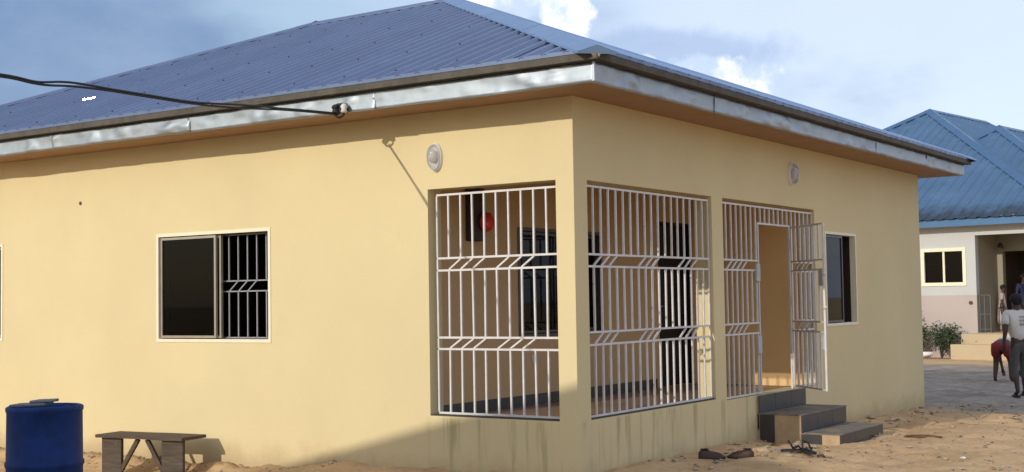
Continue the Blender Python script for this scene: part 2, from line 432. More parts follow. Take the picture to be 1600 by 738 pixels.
# porch floor tiles
tm = MB(); tm.box(0, .395, 0, .395, 0, .012); tme = tm.mesh('tile')
yy = T + .004
while yy + .395 < PY + .05:
    xx = PX + .004
    while xx + .395 < -T + .25: link('tile', tme, 'brown_tile', house, (xx, yy, ZF - .01)); xx += .399
    yy += .399
sk = MB(); sk.box(0, .012, 0, .392, 0, .115); skme = sk.mesh('skirting_tile')
yy = T + .01
while yy + .392 < pdoor[0]: link('skirting_tile', skme, 'dark_tile', house, (PX, yy, ZF + .003)); yy += .396
# rain stained sill toppings
mb = MB(); mb.box(op1[0] + .002, op1[1] - .002, .004, T - .004, .485, .512); build(mb, 'sill', 'eave_timber', house)
mb = MB(); mb.box(-T + .004, -.004, op2[0] + .002, op2[1] - .002, .485, .512); build(mb, 'sill', 'eave_timber', house)

# ---- sliding windows with burglar bars
BW = .013
_bm = {}
def bar_mesh(length, axis='z', w=BW):
    key = (round(length, 3), axis, w)
    if key not in _bm:
        m = MB()
        if axis == 'z': m.box(-w / 2, w / 2, -w / 2, w / 2, 0, length)
        elif axis == 'x': m.box(0, length, -w / 2, w / 2, -w / 2, w / 2)
        else: m.box(-w / 2, w / 2, 0, length, -w / 2, w / 2)
        _bm[key] = m.mesh('bar')
    return _bm[key]
def frame_mb(P, a, b, c, d, w, y0, y1):
    """rectangular frame ring; P maps (u, depth, z) to world"""
    m = MB()
    def bx(u0, u1, z0, z1):
        i = len(m.v); vs = [P(u, y, z) for z in (z0, z1) for (u, y) in ((u0, y0), (u1, y0), (u1, y1), (u0, y1))]
        m.v += [tuple(v) for v in vs]; m.f += [tuple(i + k for k in q) for q in ((3, 2, 1, 0), (4, 5, 6, 7), (0, 1, 5, 4), (1, 2, 6, 5), (2, 3, 7, 6), (3, 0, 4, 7))]
    bx(a, b, c, c + w); bx(a, b, d - w, d); bx(a, a + w, c + w, d - w); bx(b - w, b, c + w, d - w); return m
def slab_mb(P, u0, u1, y0, y1, z0, z1):
    m = MB(); vs = [P(u, y, z) for z in (z0, z1) for (u, y) in ((u0, y0), (u1, y0), (u1, y1), (u0, y1))]
    m.v += [tuple(v) for v in vs]; m.f += [(3, 2, 1, 0), (4, 5, 6, 7), (0, 1, 5, 4), (1, 2, 6, 5), (2, 3, 7, 6), (3, 0, 4, 7)]; return m
def sliding_window(P, a, b, c, d, outer, sash, panes, bars=None, bar_side=1, parent=None):
    fr = build(frame_mb(P, a - .012, b + .012, c - .012, d + .012, .034, -.008, .07), 'window', outer, parent or house)
    build(frame_mb(P, a + .002, b - .002, c + .002, d - .002, .026, .071, .198), 'lining', 'box_dark', fr)
    for k, (u0, u1, y0) in enumerate(panes):
        s = build(frame_mb(P, u0, u1, c + .032, d - .032, .026, y0, y0 + .03), 'sash', sash, fr)
        build(slab_mb(P, u0 + .03, u1 - .03, y0 + .012, y0 + .018, c + .06, d - .06), 'pane', 'tinted_glass', fr)
    if bars:
        yb = .12; zm = (c + d) / 2; h = .055
        mb = MB()
        for z in (c + .035, zm - h, zm + h, d - .035):
            mb.beam(P(a + .03, yb, z), P(b - .03, yb, z), BW)
        gr = build(mb, 'bar_rails', 'bar_grey', fr)
        n = round((b - a) / .145); st = (b - a - .06) / n
        for i in range(n + 1):
            u = a + .03 + st * i
            for z0, z1 in ((c + .035, zm - h), (zm + h, d - .035)):
                o = build(slab_mb(P, u - BW / 2, u + BW / 2, yb - BW / 2, yb + BW / 2, z0, z1), 'bar', 'bar_grey', fr)
            if i % 6 in (2, 3, 4) and i < n:
                q = MB(); q.beam(P(u - st, yb, zm - h), P(u, yb, zm + h), BW * .9); build(q, 'diagonal_bar', 'bar_grey', fr)
    return fr
PF = lambda u, w, z: Vector((u, w, z))                     # front wall frame: depth goes +y
PS = lambda u, w, z: Vector((-w, u, z))                    # side wall frame: depth goes -x
PP = lambda u, w, z: Vector((PX - w, u, z))                # porch back wall
mB = (winB[0] + winB[1]) / 2
sliding_window(PF, *winB, 'cream_frame', 'champagne_aluminium', [(winB[0] + .035, mB + .045, .012), (winB[0] + .10, mB + .09, .045)], bars=True)
sliding_window(PF, *winA, 'cream_frame', 'champagne_aluminium', [(winA[0] + .035, -8.95, .012), (-9.0, winA[1] - .035, .045)], bars=True)
mR = (winR[0] + winR[1]) / 2
sliding_window(PS, *winR, 'cream_frame', 'dark_aluminium', [(winR[0] + .035, mR + .03, .045), (winR[0] + .06, mR + .10, .012)])
sliding_window(PP, *pwin, 'dark_aluminium', 'dark_aluminium', [(pwin[0] + .035, 2.45, .012), (2.42, pwin[1] - .035, .045)])
# porch door leaf
d = build(slab_mb(PP, pdoor[0] + .03, pdoor[1] - .03, .09, .13, pdoor[2] + .01, pdoor[3] - .03), 'door', 'door_black', house)
fb_ = MB(); fm = frame_mb(PP, pdoor[0], pdoor[1], pdoor[2] - .03, pdoor[3], .028, .02, .14); build(fm, 'door_frame', 'door_black', d)
q = MB(); q.beam(PP(4.76, .085, 1.45), PP(4.76, .06, 1.45), .02); q.beam(PP(4.755, .06, 1.45), PP(4.87, .06, 1.45), .018); build(q, 'door_handle', 'champagne_aluminium', d)

# ---- porch burglar grilles
def grille(P, name, a, b, zb, zt, n, groups, yb, bands, rails=True, mat='white_enamel', w=.019, door=None):
    """n bar gaps between a and b; door=(u0,u1,ztop) leaves a doorway free"""
    st = (b - a) / n; m = MB()
    def segs(z):
        if door and z < door[2] - .01: return [(a, door[0]), (door[1], b)]
        return [(a, b)]
    zl = [zb + .012] if not door else []
    for z in [zb + .012, zt] + [z for bd in bands for z in bd]:
        for u0, u1 in segs(z):
            if u1 - u0 > .02: m.beam(P(u0, yb, z), P(u1, yb, z), w, w)
    if door:
        for u in (door[0], door[1]): m.beam(P(u, yb, zb), P(u, yb, door[2] - w / 2), w * 1.05, w * 1.05)
        m.beam(P(door[0] - w * .6, yb, door[2]), P(door[1] + w * .6, yb, door[2]), w * 1.05, w * 1.05)
    fr = build(m, name, mat, house)
    levels = [zb + .012] + [z for bd in bands for z in bd] + [zt]
    spans = [(levels[i], levels[i + 1]) for i in range(0, len(levels), 2)]
    for i in range(n + 1):
        u = a + st * i
        for z0, z1 in spans:
            zz0, zz1 = z0 + w / 2, z1 - w / 2
            if door and door[0] - .03 < u < door[1] + .03:
                if z1 <= door[2]: continue
                zz0 = max(zz0, door[2] + w * .6)
            j = random.uniform(-.003, .003)
            A = P(u + j, yb, zz0)
            q = MB(); q.beam(A, P(u + random.uniform(-.003, .003), yb, zz1), w * .86); build(q, 'bar', mat, fr)
        for k in groups:
            if k == i and not (door and door[0] - .03 < u < door[1] + st + .03):
                for z0, z1 in bands:
                    q = MB(); q.beam(P(u - st, yb, z0 + w / 2), P(u, yb, z1 - w / 2), w * .8); build(q, 'diagonal_bar', mat, fr)
        if i in (0, n):
            for z0, z1 in bands:
                if not (door and door[0] < u < door[1]):
                    q = MB(); q.beam(P(u, yb, z0 + w / 2), P(u, yb, z1 - w / 2), w * .86); build(q, 'bar', mat, fr)
    return fr
grille(PF, 'window_grille', op1[0] + .055, op1[1] - .0 - .012, .512, 2.545, 10, (2, 3, 4, 6, 7, 8), .07, ((1.113, 1.219), (1.841, 1.954)))
grille(PS, 'window_grille', op2[0] + .012, op2[1] - .03, .512, 2.555, 18, (2, 3, 4, 8, 9, 10, 14, 15, 16), .035, ((1.149, 1.26), (1.843, 1.95)))
DG = (3.975, 4.88, 2.37)
g3 = grille(PS, 'door_grille', op3[0] + .012, op3[1] - .015, .475, 2.555, 20, (2, 3, 4, 5, 18, 19), .035, ((1.149, 1.26), (1.843, 1.95)), door=DG)
# lock boxes welded to the fixed grille
for z0, z1 in ((1.72, 1.92), (.92, 1.12)):
    q = MB(); q.box(-.028, .002, 3.865, 3.955, z0, z1); build(q, 'lock_box', 'lock_grey', g3, bevel=.006)
# the open gate leaf: hinged at the far jamb, swung outward
HA = Vector((.0, DG[1] - .02, 0)); HB = Vector((.635, 4.215, 0)); HD = (HB - HA); HL = HD.length; HD.normalize()
gate = thing('porch_gate', (HA.x, HA.y, .5), 'white barred gate leaf standing open above the dark tiled steps', 'gate')
PG = lambda u, w, z: HA + HD * u + Vector((HD.y, -HD.x, 0)) * w + Vector((0, 0, z))
m = MB(); gw = .021
for u in (0, HL): m.beam(PG(u, 0, .50), PG(u, 0, 2.36), gw)
for z in (.512, 1.149, 1.26, 1.843, 1.95, 2.348): m.beam(PG(gw / 2, 0, z), PG(HL - gw / 2, 0, z), gw * .9)
build(m, 'gate_frame', 'white_enamel', gate)
n = 7
for i in range(1, n):
    u = HL * i / n
    for z0, z1 in ((.525, 1.137), (1.272, 1.831), (1.962, 2.337)):
        q = MB(); q.beam(PG(u, 0, z0), PG(u + random.uniform(-.004, .004), 0, z1), .019); build(q, 'bar', 'white_enamel', gate)
    for (z0, z1) in ((1.16, 1.25), (1.854, 1.94)):
        if i in (2, 3, 4): q = MB(); q.beam(PG(u - HL / n, 0, z0), PG(u, 0, z1), .017); build(q, 'diagonal_bar', 'white_enamel', gate)
for z0, z1, u0, u1 in ((1.66, 1.84, HL - .10, HL - .012), (.95, 1.12, HL - .10, HL - .012)):
    q = slab_mb(PG, u0, u1, -.022, .018, z0, z1); build(q, 'lock_box', 'lock_grey', gate, bevel=.005)
for z in (1.42, 1.79):
    q = MB(); q.lathe([(.0, -.02), (.02, -.016), (.027, 0), (.02, .016), (.0, .02)], tuple(PG(HL + .01, 0, z)), 12); build(q, 'gate_knob', 'porcelain', gate, smooth=True)
for z in (.8, 1.5, 2.15):
    q = MB(); q.tube([PG(-.012, 0, z - .05), PG(-.012, 0, z + .05)], .014, 8); build(q, 'hinge', 'chipped_enamel', gate)

# ---- soffit, fascia, drip timber
def ring_box(mb, d0, d1, z0, z1):
    mb.box(XL - d1, d1, -d1, -d0, z0, z1); mb.box(d0, d1, -d0, YB + d0, z0, z1)
    mb.box(XL - d1, d1, YB + d0, YB + d1, z0, z1); mb.box(XL - d1, XL - d0, -d0, YB + d0, z0, z1)
mb = MB(); ring_box(mb, .003, OV - .006, ZS, ZS + .015); build(mb, 'soffit', 'soffit_brown', house)
mb = MB(); ring_box(mb, OV - .03, OV - .006, ZS + .018, 3.48); build(mb, 'fascia_board', 'eave_timber', house)
def fascia_panel(P, u0, u1, seed, off):
    n = max(4, int((u1 - u0) / .035)); us = [lerp(u0, u1, i / n) for i in range(n + 1)]; zs = [ZS - .006 + (3.478 - ZS + .006) * k / 7 for k in range(8)]
    def f(u, z):
        t = (z - ZS) / .16
        dent = .018 * fb(u * 1.7 + seed, z * 4, seed, 2) + .016 * max(0, fb(u * 3.7, z * 7, seed + 9, 2) - .05) * 2
        edge = .006 * fb(u * 2.4, 0, seed + 4, 3) * (1 - t)
        sag = -.010 * max(0, fb(u * 1.3, 1.5, seed + 2, 2)) * (1 - t)
        return P(u, -(off + max(-.004, dent * (.55 + .45 * math.sin(max(0, min(1, t)) * math.pi)) + edge)), z + sag)
    m = MB(); m.grid(f, us, zs)
    # folded lip along the bottom
    m.grid(lambda u, k: f(u, zs[0]) + (P(0, 1, 0) - P(0, 0, 0)) * (.025 * k), us, [1.0, 0.0])
    o = build(m, 'fascia_sheet', 'zinc', house, smooth=True); s = o.modifiers.new('thickness', 'SOLIDIFY'); s.thickness = .0015
    return o
PFf = lambda u, w, z: Vector((u, -OV + w, z)); PSf = lambda u, w, z: Vector((OV - w, u, z))
x = OV + .012; k = 0
while x > XL - OV:
    L_ = 2.35 + .15 * math.sin(k * 2.1); fascia_panel(PFf, max(XL - OV, x - L_), x, 3.1 * k, .004 + .003 * (k % 2)); x -= L_ - .04; k += 1
y = -OV - .008; k = 0
while y < YB + OV:
    L_ = 2.3 + .2 * math.sin(k * 1.7); fascia_panel(PSf, y, min(YB + OV, y + L_), 50 + 2.7 * k, .004 + .003 * (k % 2)); y += L_ - .04; k += 1
mb = MB(); ring_box(mb, OV - .04, OV + .045, 3.482, 3.528); build(mb, 'drip_timber', 'olive_timber', house)
mb = MB(); ring_box(mb, OV + .046, OV + .089, 3.484, 3.541); build(mb, 'eave_closure', 'olive_timber', house)
mb = MB(); ring_box(mb, OV + .090, OV + .094, 3.543, 3.576); build(mb, 'eave_trim', 'roof_slate_blue', house)
q = MB(); q.beam((OV + .008, -OV - .008, ZS), (OV + .008, -OV - .008, 3.478), .02); build(q, 'fascia_corner', 'zinc', house)
q = MB(); q.lathe([(0, -.05), (.03, -.045), (.042, -.01), (.042, .02), (.02, .035), (0, .04)], (OV + .06, -OV - .06, 3.545), 14); build(q, 'corner_cap', 'bright_aluminium', house, smooth=True)

# ---- metal roof
E0 = .60; ZE = 3.552; ZR = 5.76
EL_, ER_, EF_, EB_ = -11.6, E0, -E0, YB + E0
RX0, RX1, RY = -7.5, -4.9, 4.927
def ribbed(P, u0, u1, lo, hi, pitch, hgt, nrm, name, mat, parent, nv=5, wob=.004, seed=0):
    us = []; k0 = math.floor(u0 / pitch) - 1; u = k0 * pitch
    prof = ((0, 0), (.30, 0), (.44, 1), (.62, 1), (.76, 0))
    pts = [(u0, None)]
    while u < u1 + pitch:
        for fr_, h in prof:
            x = u + fr_ * pitch
            if u0 < x < u1: pts.append((x, h))
        u += pitch
    def hh(x):
        t = (x / pitch) % 1.0
        return interp(t, (0, .30, .44, .62, .76, 1), (0, 0, 1, 1, 0, 0))
    xs = sorted({round(p[0], 4) for p in pts} | {u1})
    m = MB(); i0 = 0; cols = []
    for x in xs:
        a, b = lo(x), hi(x)
        if b - a < .01: b = a + .01
        col = []
        for k in range(nv):
            v = lerp(a, b, k / (nv - 1)); p = Vector(P(x, v)) + nrm * (hgt * hh(x) + wob * fb(x * .8, v * .7, seed, 2))
            col.append(len(m.v)); m.v.append(tuple(p))
        cols.append(col)
    for a, b in zip(cols, cols[1:]):
        for k in range(nv - 1): m.f.append((a[k], b[k], b[k + 1], a[k + 1]))
    o = build(m, name, mat, parent); s = o.modifiers.new('thickness', 'SOLIDIFY'); s.thickness = .002; s.offset = -1
    return o
kf = (ZR - ZE) / (RY - EF_); kr = (ZR - ZE) / (ER_ - RX1); kl = (ZR - ZE) / (RX0 - EL_)
def ftop(x):
    if x > RX1: return EF_ + (ER_ - x) / (ER_ - RX1) * (RY - EF_)
    if x < RX0: return EF_ + (x - EL_) / (RX0 - EL_) * (RY - EF_)
    return RY
SW = .9; GAPC = .0
nF = Vector((0, -kf, 1)).normalized(); nB = Vector((0, kf, 1)).normalized(); nR = Vector((kr, 0, 1)).normalized(); nL = Vector((-kl, 0, 1)).normalized()
x = ER_ + .02; k = 0
while x > EL_:
    a = max(EL_, x - SW)
    dz = .0015 * (k % 2)
    ribbed(lambda u, v: (u, v, ZE + (v - EF_) * kf + dz), a, x, lambda u: EF_ - .022, lambda u: ftop(min(ER_, u)), .22, .032, nF, 'roof_sheet', 'roof_slate_blue', house, seed=k)
    ribbed(lambda u, v: (u, 2 * RY - v, ZE + (v - EF_) * kf + dz), a, x, lambda u: EF_ - .03, lambda u: ftop(min(ER_, u)), .22, .032, nB, 'roof_sheet', 'roof_slate_blue', house, nv=2, seed=k)
    x -= SW; k += 1
def rtop(y): return min(ER_ - RX1, (y - EF_) / (RY - EF_) * (ER_ - RX1), (EB_ - y) / (EB_ - RY) * (ER_ - RX1))
def ltop(y): return min(RX0 - EL_, (y - EF_) / (RY - EF_) * (RX0 - EL_), (EB_ - y) / (EB_ - RY) * (RX0 - EL_))
y = EF_; k = 0
while y < EB_ - .01:
    b = min(EB_, y + SW); dz = .0015 * (k % 2)
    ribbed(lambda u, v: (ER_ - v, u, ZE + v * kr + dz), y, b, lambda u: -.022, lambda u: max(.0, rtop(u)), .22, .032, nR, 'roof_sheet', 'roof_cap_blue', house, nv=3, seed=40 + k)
    ribbed(lambda u, v: (EL_ + v, u, ZE + v * kl + dz), y, b, lambda u: -.035, lambda u: max(.0, ltop(u)), .22, .032, nL, 'roof_sheet', 'roof_slate_blue', house, nv=2, seed=80 + k)
    y += SW; k += 1
def cap(A, B, n1, n2, w, name, mat, parent, lift=.040, seg=2.4, ext=.04):
    """folded ridge/hip capping in overlapping lengths; n1, n2 = the two slope normals"""
    A = Vector(A); B = Vector(B); D = (B - A); L_ = D.length; D.normalize(); t0 = -ext; k = 0
    e1 = n1.cross(D).normalized(); e2 = n2.cross(D).normalized()
    if e1.z > 0: e1 = -e1
    if e2.z > 0: e2 = -e2
    up = (n1 + n2).normalized()
    while t0 < L_:
        t1 = min(L_ + ext, t0 + seg); o_ = up * (.003 * (k % 2))
        m = MB(); pr = lambda t: [A + D * t + e1 * w + n1 * (lift - .016) + o_, A + D * t + e1 * (w - .012) + n1 * lift + o_, A + D * t + up * (lift + .012) + o_, A + D * t + e2 * (w - .012) + n2 * lift + o_, A + D * t + e2 * w + n2 * (lift - .016) + o_]
        p0, p1 = pr(t0), pr(t1)
        for i in range(4): m.quad(p0[i], p0[i + 1], p1[i + 1], p1[i])
        if k == 0: i = len(m.v); m.v += [tuple(p) for p in p0]; m.f.append(tuple(range(i, i + 5)))
        o = build(m, name, mat, parent); s = o.modifiers.new('thickness', 'SOLIDIFY'); s.thickness = .0025
        t0 = t1 - .08 if t1 < L_ else L_ + 1; k += 1
PA = (RX1, RY, ZR); PB = (RX0, RY, ZR)
cap(PB, PA, nF, nB, .16, 'ridge_cap', 'roof_slate_blue', house)
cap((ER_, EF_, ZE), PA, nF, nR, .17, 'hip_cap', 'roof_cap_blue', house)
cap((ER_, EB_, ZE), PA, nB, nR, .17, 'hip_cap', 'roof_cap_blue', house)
cap((EL_, EF_, ZE), PB, nF, nL, .14, 'hip_cap', 'roof_slate_blue', house)
cap((EL_, EB_, ZE), PB, nB, nL, .14, 'hip_cap', 'roof_slate_blue', house)
# roofing nails with washers, in rows along the purlins
m = MB()
for v in (-.35, .65, 1.7, 2.75, 3.8, 4.6):
    x = ER_ - .3
    while x > EL_:
        xx = (math.floor(x / .22) + .53) * .22
        if v < ftop(xx) - .25 and random.random() > .12:
            vv = v + random.uniform(-.04, .04); c = Vector((xx, vv, ZE + (vv - EF_) * kf)) + nF * .033
            m.lathe([(.011, 0), (.010, .005), (.004, .010)], tuple(c), 6)
        x -= .66
o = build(m, 'roofing_nails', 'cable_black', house); o['kind'] = 'stuff'
# sun glint on the roof: bare metal added and aimed at the camera
c = Vector((-7.45, .75, ZE + (.75 - EF_) * kf)) + nF * .03
q = MB(); fn = (-SD + (CP - c).normalized()).normalized(); fx = fn.cross(Vector((0, 0, 1))).normalized() * -1; fy = fn.cross(fx); fy = fy if fy.z > 0 else -fy
for (a0, a1, b0, b1) in ((-.08, .03, .0, .025), (.02, .08, .008, .035)):       # flaps shaped to mirror the sun, tilted midway between sun and camera
    pts = [c + fx * a0 + fy * b0, c + fx * a1 + fy * (b0 + .02), c + fx * a1 + fy * b1, c + fx * a0 + fy * (b1 - .015)]; q.quad(*pts); q.quad(*[p - fn * .004 for p in pts])
build(q, 'sun_glint_flaps', 'bright_aluminium', house)
# small pipe hole in the front wall
hp = at(126, 318, 1, 0)
q = MB(); q.tube([(hp.x, .02, hp.z), (hp.x, -.006, hp.z)], .022, 12); build(q, 'pipe_stub', 'pipe_brown', house)
# junction box and socket on the porch wall
jb = thing('alarm_box', (PX, .82, 2.1), 'dark box with a round red bulge on the porch back wall', 'alarm')
q = MB(); q.box(PX, PX + .09, .66, .88, 2.14, 2.66); build(q, 'box', 'box_dark', jb, bevel=.008)
q = MB(); q.lathe([(.0, 0), (.085, .0), (.10, .02), (.09, .055), (.05, .085), (0, .095)], (0, 0, 0), 20)
o = build(q, 'red_bell', 'alarm_red', jb, smooth=True); o.matrix_parent_inverse = Matrix.Identity(4); o.location = Vector((PX + .088, .86, 2.33)) - jb.location; o.rotation_euler = (0, R(90), 0)
so = MB(); so.box(PX + .0, PX + .014, 1.80, 1.89, .89, .98); tag(build(so, 'wall_socket', 'porcelain', None, bevel=.004), 'small pale socket low on the porch back wall', 'socket')

# ---- bulkhead wall lamps
def bulkhead(P, label):
    r = thing('wall_lamp', tuple(P(0, 0, -.135)), label, 'wall lamp', 'oval wall lamps under the eaves')
    def ell(mb, prof, n=28):
        rings = []
        for s_, w in prof:
            i = len(mb.v); rings.append(i)
            for j in range(n):
                a = 2 * math.pi * j / n; mb.v.append(tuple(P(.072 * s_ * math.cos(a), w, .135 * s_ * math.sin(a))))
        for k in range(len(rings) - 1):
            for j in range(n): mb.f.append((rings[k] + j, rings[k] + (j + 1) % n, rings[k + 1] + (j + 1) % n, rings[k + 1] + j))
        mb.f.append(tuple(rings[-1] + j for j in range(n)))
    b = MB(); ell(b, [(1, 0), (1, .022), (.95, .03), (.80, .03)]); build(b, 'lamp_base', 'lamp_white', r, smooth=True)
    b = MB(); ell(b, [(.9, .031), (.88, .055), (.76, .082), (.5, .10), (.2, .106)]); build(b, 'lamp_glass', 'lamp_glass', r, smooth=True)
    b = MB(); ell(b, [(.42, .031), (.40, .05), (.25, .065), (.1, .07)], 12); build(b, 'bulb', 'litter_white', r, smooth=True)
    return r
bulkhead(lambda u, w, z: Vector((-1.487 + u, -w, 2.892 + z)), 'oval glass wall lamp above the square grille on the sunlit wall')
bulkhead(lambda u, w, z: Vector((w, 4.90 + u, 2.985 + z)), 'oval glass wall lamp on the shaded wall above the gate')

# ---- entrance steps
steps = thing('entrance_steps', (.5, 4.4, -.05), 'three dark tiled steps climbing to the porch gate', 'steps')
SY0, SY1 = 3.76, 5.12
rows = ((.0, .03, .2, .455), (.03, .515, -.3, .275), (.515, .94, -.3, .085))
mb = MB(); mb.box(.002, .018, SY0 + .012, SY1 - .012, .1, .455); s1 = build(mb, 'step', 'cement', steps)
mb = MB(); mb.box(.002, .503, SY0 + .012, SY1 - .012, -.3, .265); s2 = build(mb, 'step', 'cement', steps)
mb = MB(); mb.box(.503, .928, SY0 + .012, SY1 - .012, -.3, .073); s3 = build(mb, 'step', 'cement', steps)
n = 3; tw = (SY1 - SY0) / n
for st, xr, xt, z0, z1 in ((s1, .02, None, .276, .468), (s2, .505, .02, .086, .274), (s3, .93, .517, -.14, .084)):
    for i in range(n):
        y0 = SY0 + tw * i + .002; y1 = SY0 + tw * (i + 1) - .002
        q = MB(); q.box(xr, xr + .012, y0, y1, z0, z1); build(q, 'riser_tile', 'dark_tile', st, bevel=.002)
        if xt is not None:
            q = MB(); q.box(xt + .013, xr + .018, y0, y1, z1 - .009, z1 + .003); build(q, 'tread_tile', 'tread_tile', st, bevel=.002)
q = MB(); q.box(.033, .20, SY0 - .004, SY0 + .009, -.12, .262); build(q, 'side_tile', 'dark_tile', s2)
q = MB(); q.box(.505, .73, SY0 - .004, SY0 + .009, -.12, .07); build(q, 'side_tile', 'dark_tile', s3)

# ------------------------------------------------------------------ service cable from the neighbouring house
cab = thing('service_cable', (-2.15, -.6, 3.3), 'black twin power cable clamped to the zinc fascia', 'cable')
px_pts = ((0, 118), (60, 130), (120, 133), (230, 150), (310, 162), (400, 168), (470, 173), (524, 178))
nn = Vector((1, .21, 0)); P0 = Vector((-2.15, -.62, 0)); pts = []
for a, b in px_pts:
    dd = pix(a, b); t = (P0 - CP).dot(nn) / dd.dot(nn); pts.append(CP + dd * t)
ext = []
for k in range(1, 12):
    t = k / 11; p = pts[0].lerp(Vector((.45, -13.62, 3.05)), t); p.z -= .22 * math.sin(t * math.pi); ext.append(p)
full = ext[::-1] + pts
def smooth_pts(p, n=6):
    out = []
    for i in range(len(p) - 1):
        a = p[max(i - 1, 0)]; b = p[i]; c = p[i + 1]; d_ = p[min(i + 2, len(p) - 1)]
        for k in range(n):
            t = k / n; out.append(.5 * ((2 * b) + (c - a) * t + (2 * a - 5 * b + 4 * c - d_) * t * t + (3 * b - a - 3 * c + d_) * t ** 3))
    out.append(p[-1]); return out
sp = smooth_pts(full)
for s_ in (-1, 1):
    q = MB(); q.tube([p + Vector((.0, .0, s_ * (.006 + .007 * max(0, math.sin(i * .35))))) for i, p in enumerate(sp)], .0085, 6); build(q, 'cable_strand', 'cable_black', cab, smooth=True)
bp = Vector((-2.13, -OV - .045, 3.335))
q = MB(); q.box(bp.x - .05, bp.x + .04, bp.y - .03, bp.y + .04, bp.z - .03, bp.z + .06); q.lathe([(.02, -.05), (.045, -.03), (.03, 0), (.045, .03), (.02, .05)], (bp.x - .05, bp.y - .03, bp.z + .0), 12); build(q, 'clamp', 'cable_black', cab, bevel=.006)
q = MB(); q.lathe([(.016, -.045), (.034, -.035), (.024, -.01), (.036, .012), (.018, .04)], (bp.x + .045, bp.y - .025, bp.z + .01), 14); build(q, 'insulator', 'porcelain', cab, smooth=True)
q = MB(); q.tube([bp + Vector((-.06 + .055 * (1 - math.cos(a)), -.03, -.03 - .045 * math.sin(a))) for a in [math.pi * k / 10 for k in range(11)]], .011, 6); build(q, 'cable_loop', 'cable_black', cab, smooth=True)

# ------------------------------------------------------------------ bench
bx0, bx1, by0, by1 = -5.66, -4.22, -.60, -.24
bl = at(155, 684, 1, by0).x; br = at(272, 684, 1, by0).x; zt_ = .205
bench = thing('wooden_bench', ((bl + br) / 2, -.42, gz((bl + br) / 2, -.42)), 'low weathered plank bench standing by the sunlit cream wall', 'bench')
def plank(mb, x0, x1, y0, y1, z0, z1, seed, n=14):
    us = [lerp(x0, x1, i / n) for i in range(n + 1)]
    for (zz, fl) in ((z1, False), (z0, True)):
        mb.grid(lambda u, v: (u, v + .006 * fb(u * 3, v * 5, seed, 2), zz + .004 * fb(u * 2.2, v * 4, seed + 3, 2)), us, [y0, (y0 + y1) / 2, y1], fl)
    for yv, fl in ((y0, True), (y1, False)):
        mb.grid(lambda u, v: (u, yv + .006 * fb(u * 3, yv * 5, seed, 2), v + .004 * fb(u * 2.2, yv * 4, seed + 3, 2)), us, [z1, z0] if not fl else [z1, z0], not fl)
    for xv, fl in ((x0, True), (x1, False)):
        mb.quad((xv, y0, z0), (xv, y1, z0), (xv, y1, z1), (xv, y0, z1))
q = MB(); plank(q, bl, br + .01, by0, by1 + .015, zt_ - .032, zt_, 4); build(q, 'seat', 'weathered_wood', bench)
for xa, xb in ((bl + .03, bl + .30), (br - .31, br - .03)):
    q = MB(); q.box(xa, xb, by0 + .06, by0 + .10, -.34, zt_ - .034); lg = build(q, 'leg_board', 'weathered_wood', bench, bevel=.003)
mx = (bl + br) / 2
for sx, xb in ((-1, bl + .29), (1, br - .30)):
    q = MB(); q.beam((mx + sx * .06, by0 + .08, zt_ - .04), (xb, by0 + .08, -.16), .03, .045); build(q, 'brace', 'weathered_wood', bench)

bench.rotation_euler.z = R(7); bench.location.z += .012
# ------------------------------------------------------------------ blue drum
dc = at(70, 634, 1, -3.05); dz0 = gz(dc.x, -3.05) - .02
drum = thing('water_drum', (dc.x, -3.05, dz0), 'blue plastic drum with a grey slab lying on top', 'drum')
H = .775 - dz0; rd = .292
prof = [(.0, 0), (rd - .02, 0), (rd, .02), (rd, .10), (rd + .008, .12), (rd, .14), (rd, .34), (rd + .010, .36), (rd + .010, .385), (rd, .40), (rd - .003, H - .14), (rd - .004, H - .05), (rd + .004, H - .035), (rd + .004, H - .01), (rd - .01, H), (rd - .03, H - .008), (rd - .035, H - .03), (.0, H - .03)]
q = MB(); q.lathe(prof, (dc.x, -3.05, dz0), 48); build(q, 'barrel', 'drum_blue', drum, smooth=True)
q = MB(); q.lathe([(.022, 0), (.028, .0), (.028, .02), (.0, .022)], (dc.x + .12, -2.93, dz0 + H - .03), 14); build(q, 'bung', 'drum_blue', drum)
sl = MB(); sl.box(-.15, .13, -.10, .10, 0, .022); sl.box(.0, .17, -.06, .11, .023, .045)
o = build(sl, 'grey_slab', 'slab_grey', None, bevel=.006); o.location = (dc.x - .03, -3.14, dz0 + H + .002); o.rotation_euler = (0, R(-2), R(28)); tag(o, 'flat grey slab pieces lying on the blue drum', 'slab')

# ------------------------------------------------------------------ footwear, stones, litter
def put(o, x, y, dz=0.0, rz=0, rx=0): o.location = (x, y, gz(x, y) + dz); o.rotation_euler = (rx, 0, rz)
def sole_mb(L_=.27, wd=.095, th=.022, n=18):
    m = MB(); i = 0
    def half(t): return wd / 2 * (0.62 + .38 * math.sin(min(1, t * 1.15) * math.pi * .5 + .1)) * math.sqrt(max(0.0, 1 - max(0, (t - .78) / .22) ** 2)) * math.sqrt(max(0, 1 - max(0, (.10 - t) / .10) ** 2)) + .002
    ts = [k / n for k in range(n + 1)]
    for z in (0, th):
        m.grid(lambda t, s_: ((t - .5) * L_, s_ * half(t), z + .012 * max(0, t - .75) * 2), ts, [-1, -.5, 0, .5, 1], z == 0)
    for s_ in (-1, 1): m.grid(lambda t, z: ((t - .5) * L_, s_ * half(t), z + .012 * max(0, t - .75) * 2), ts, [0, th], s_ == 1)
    return m
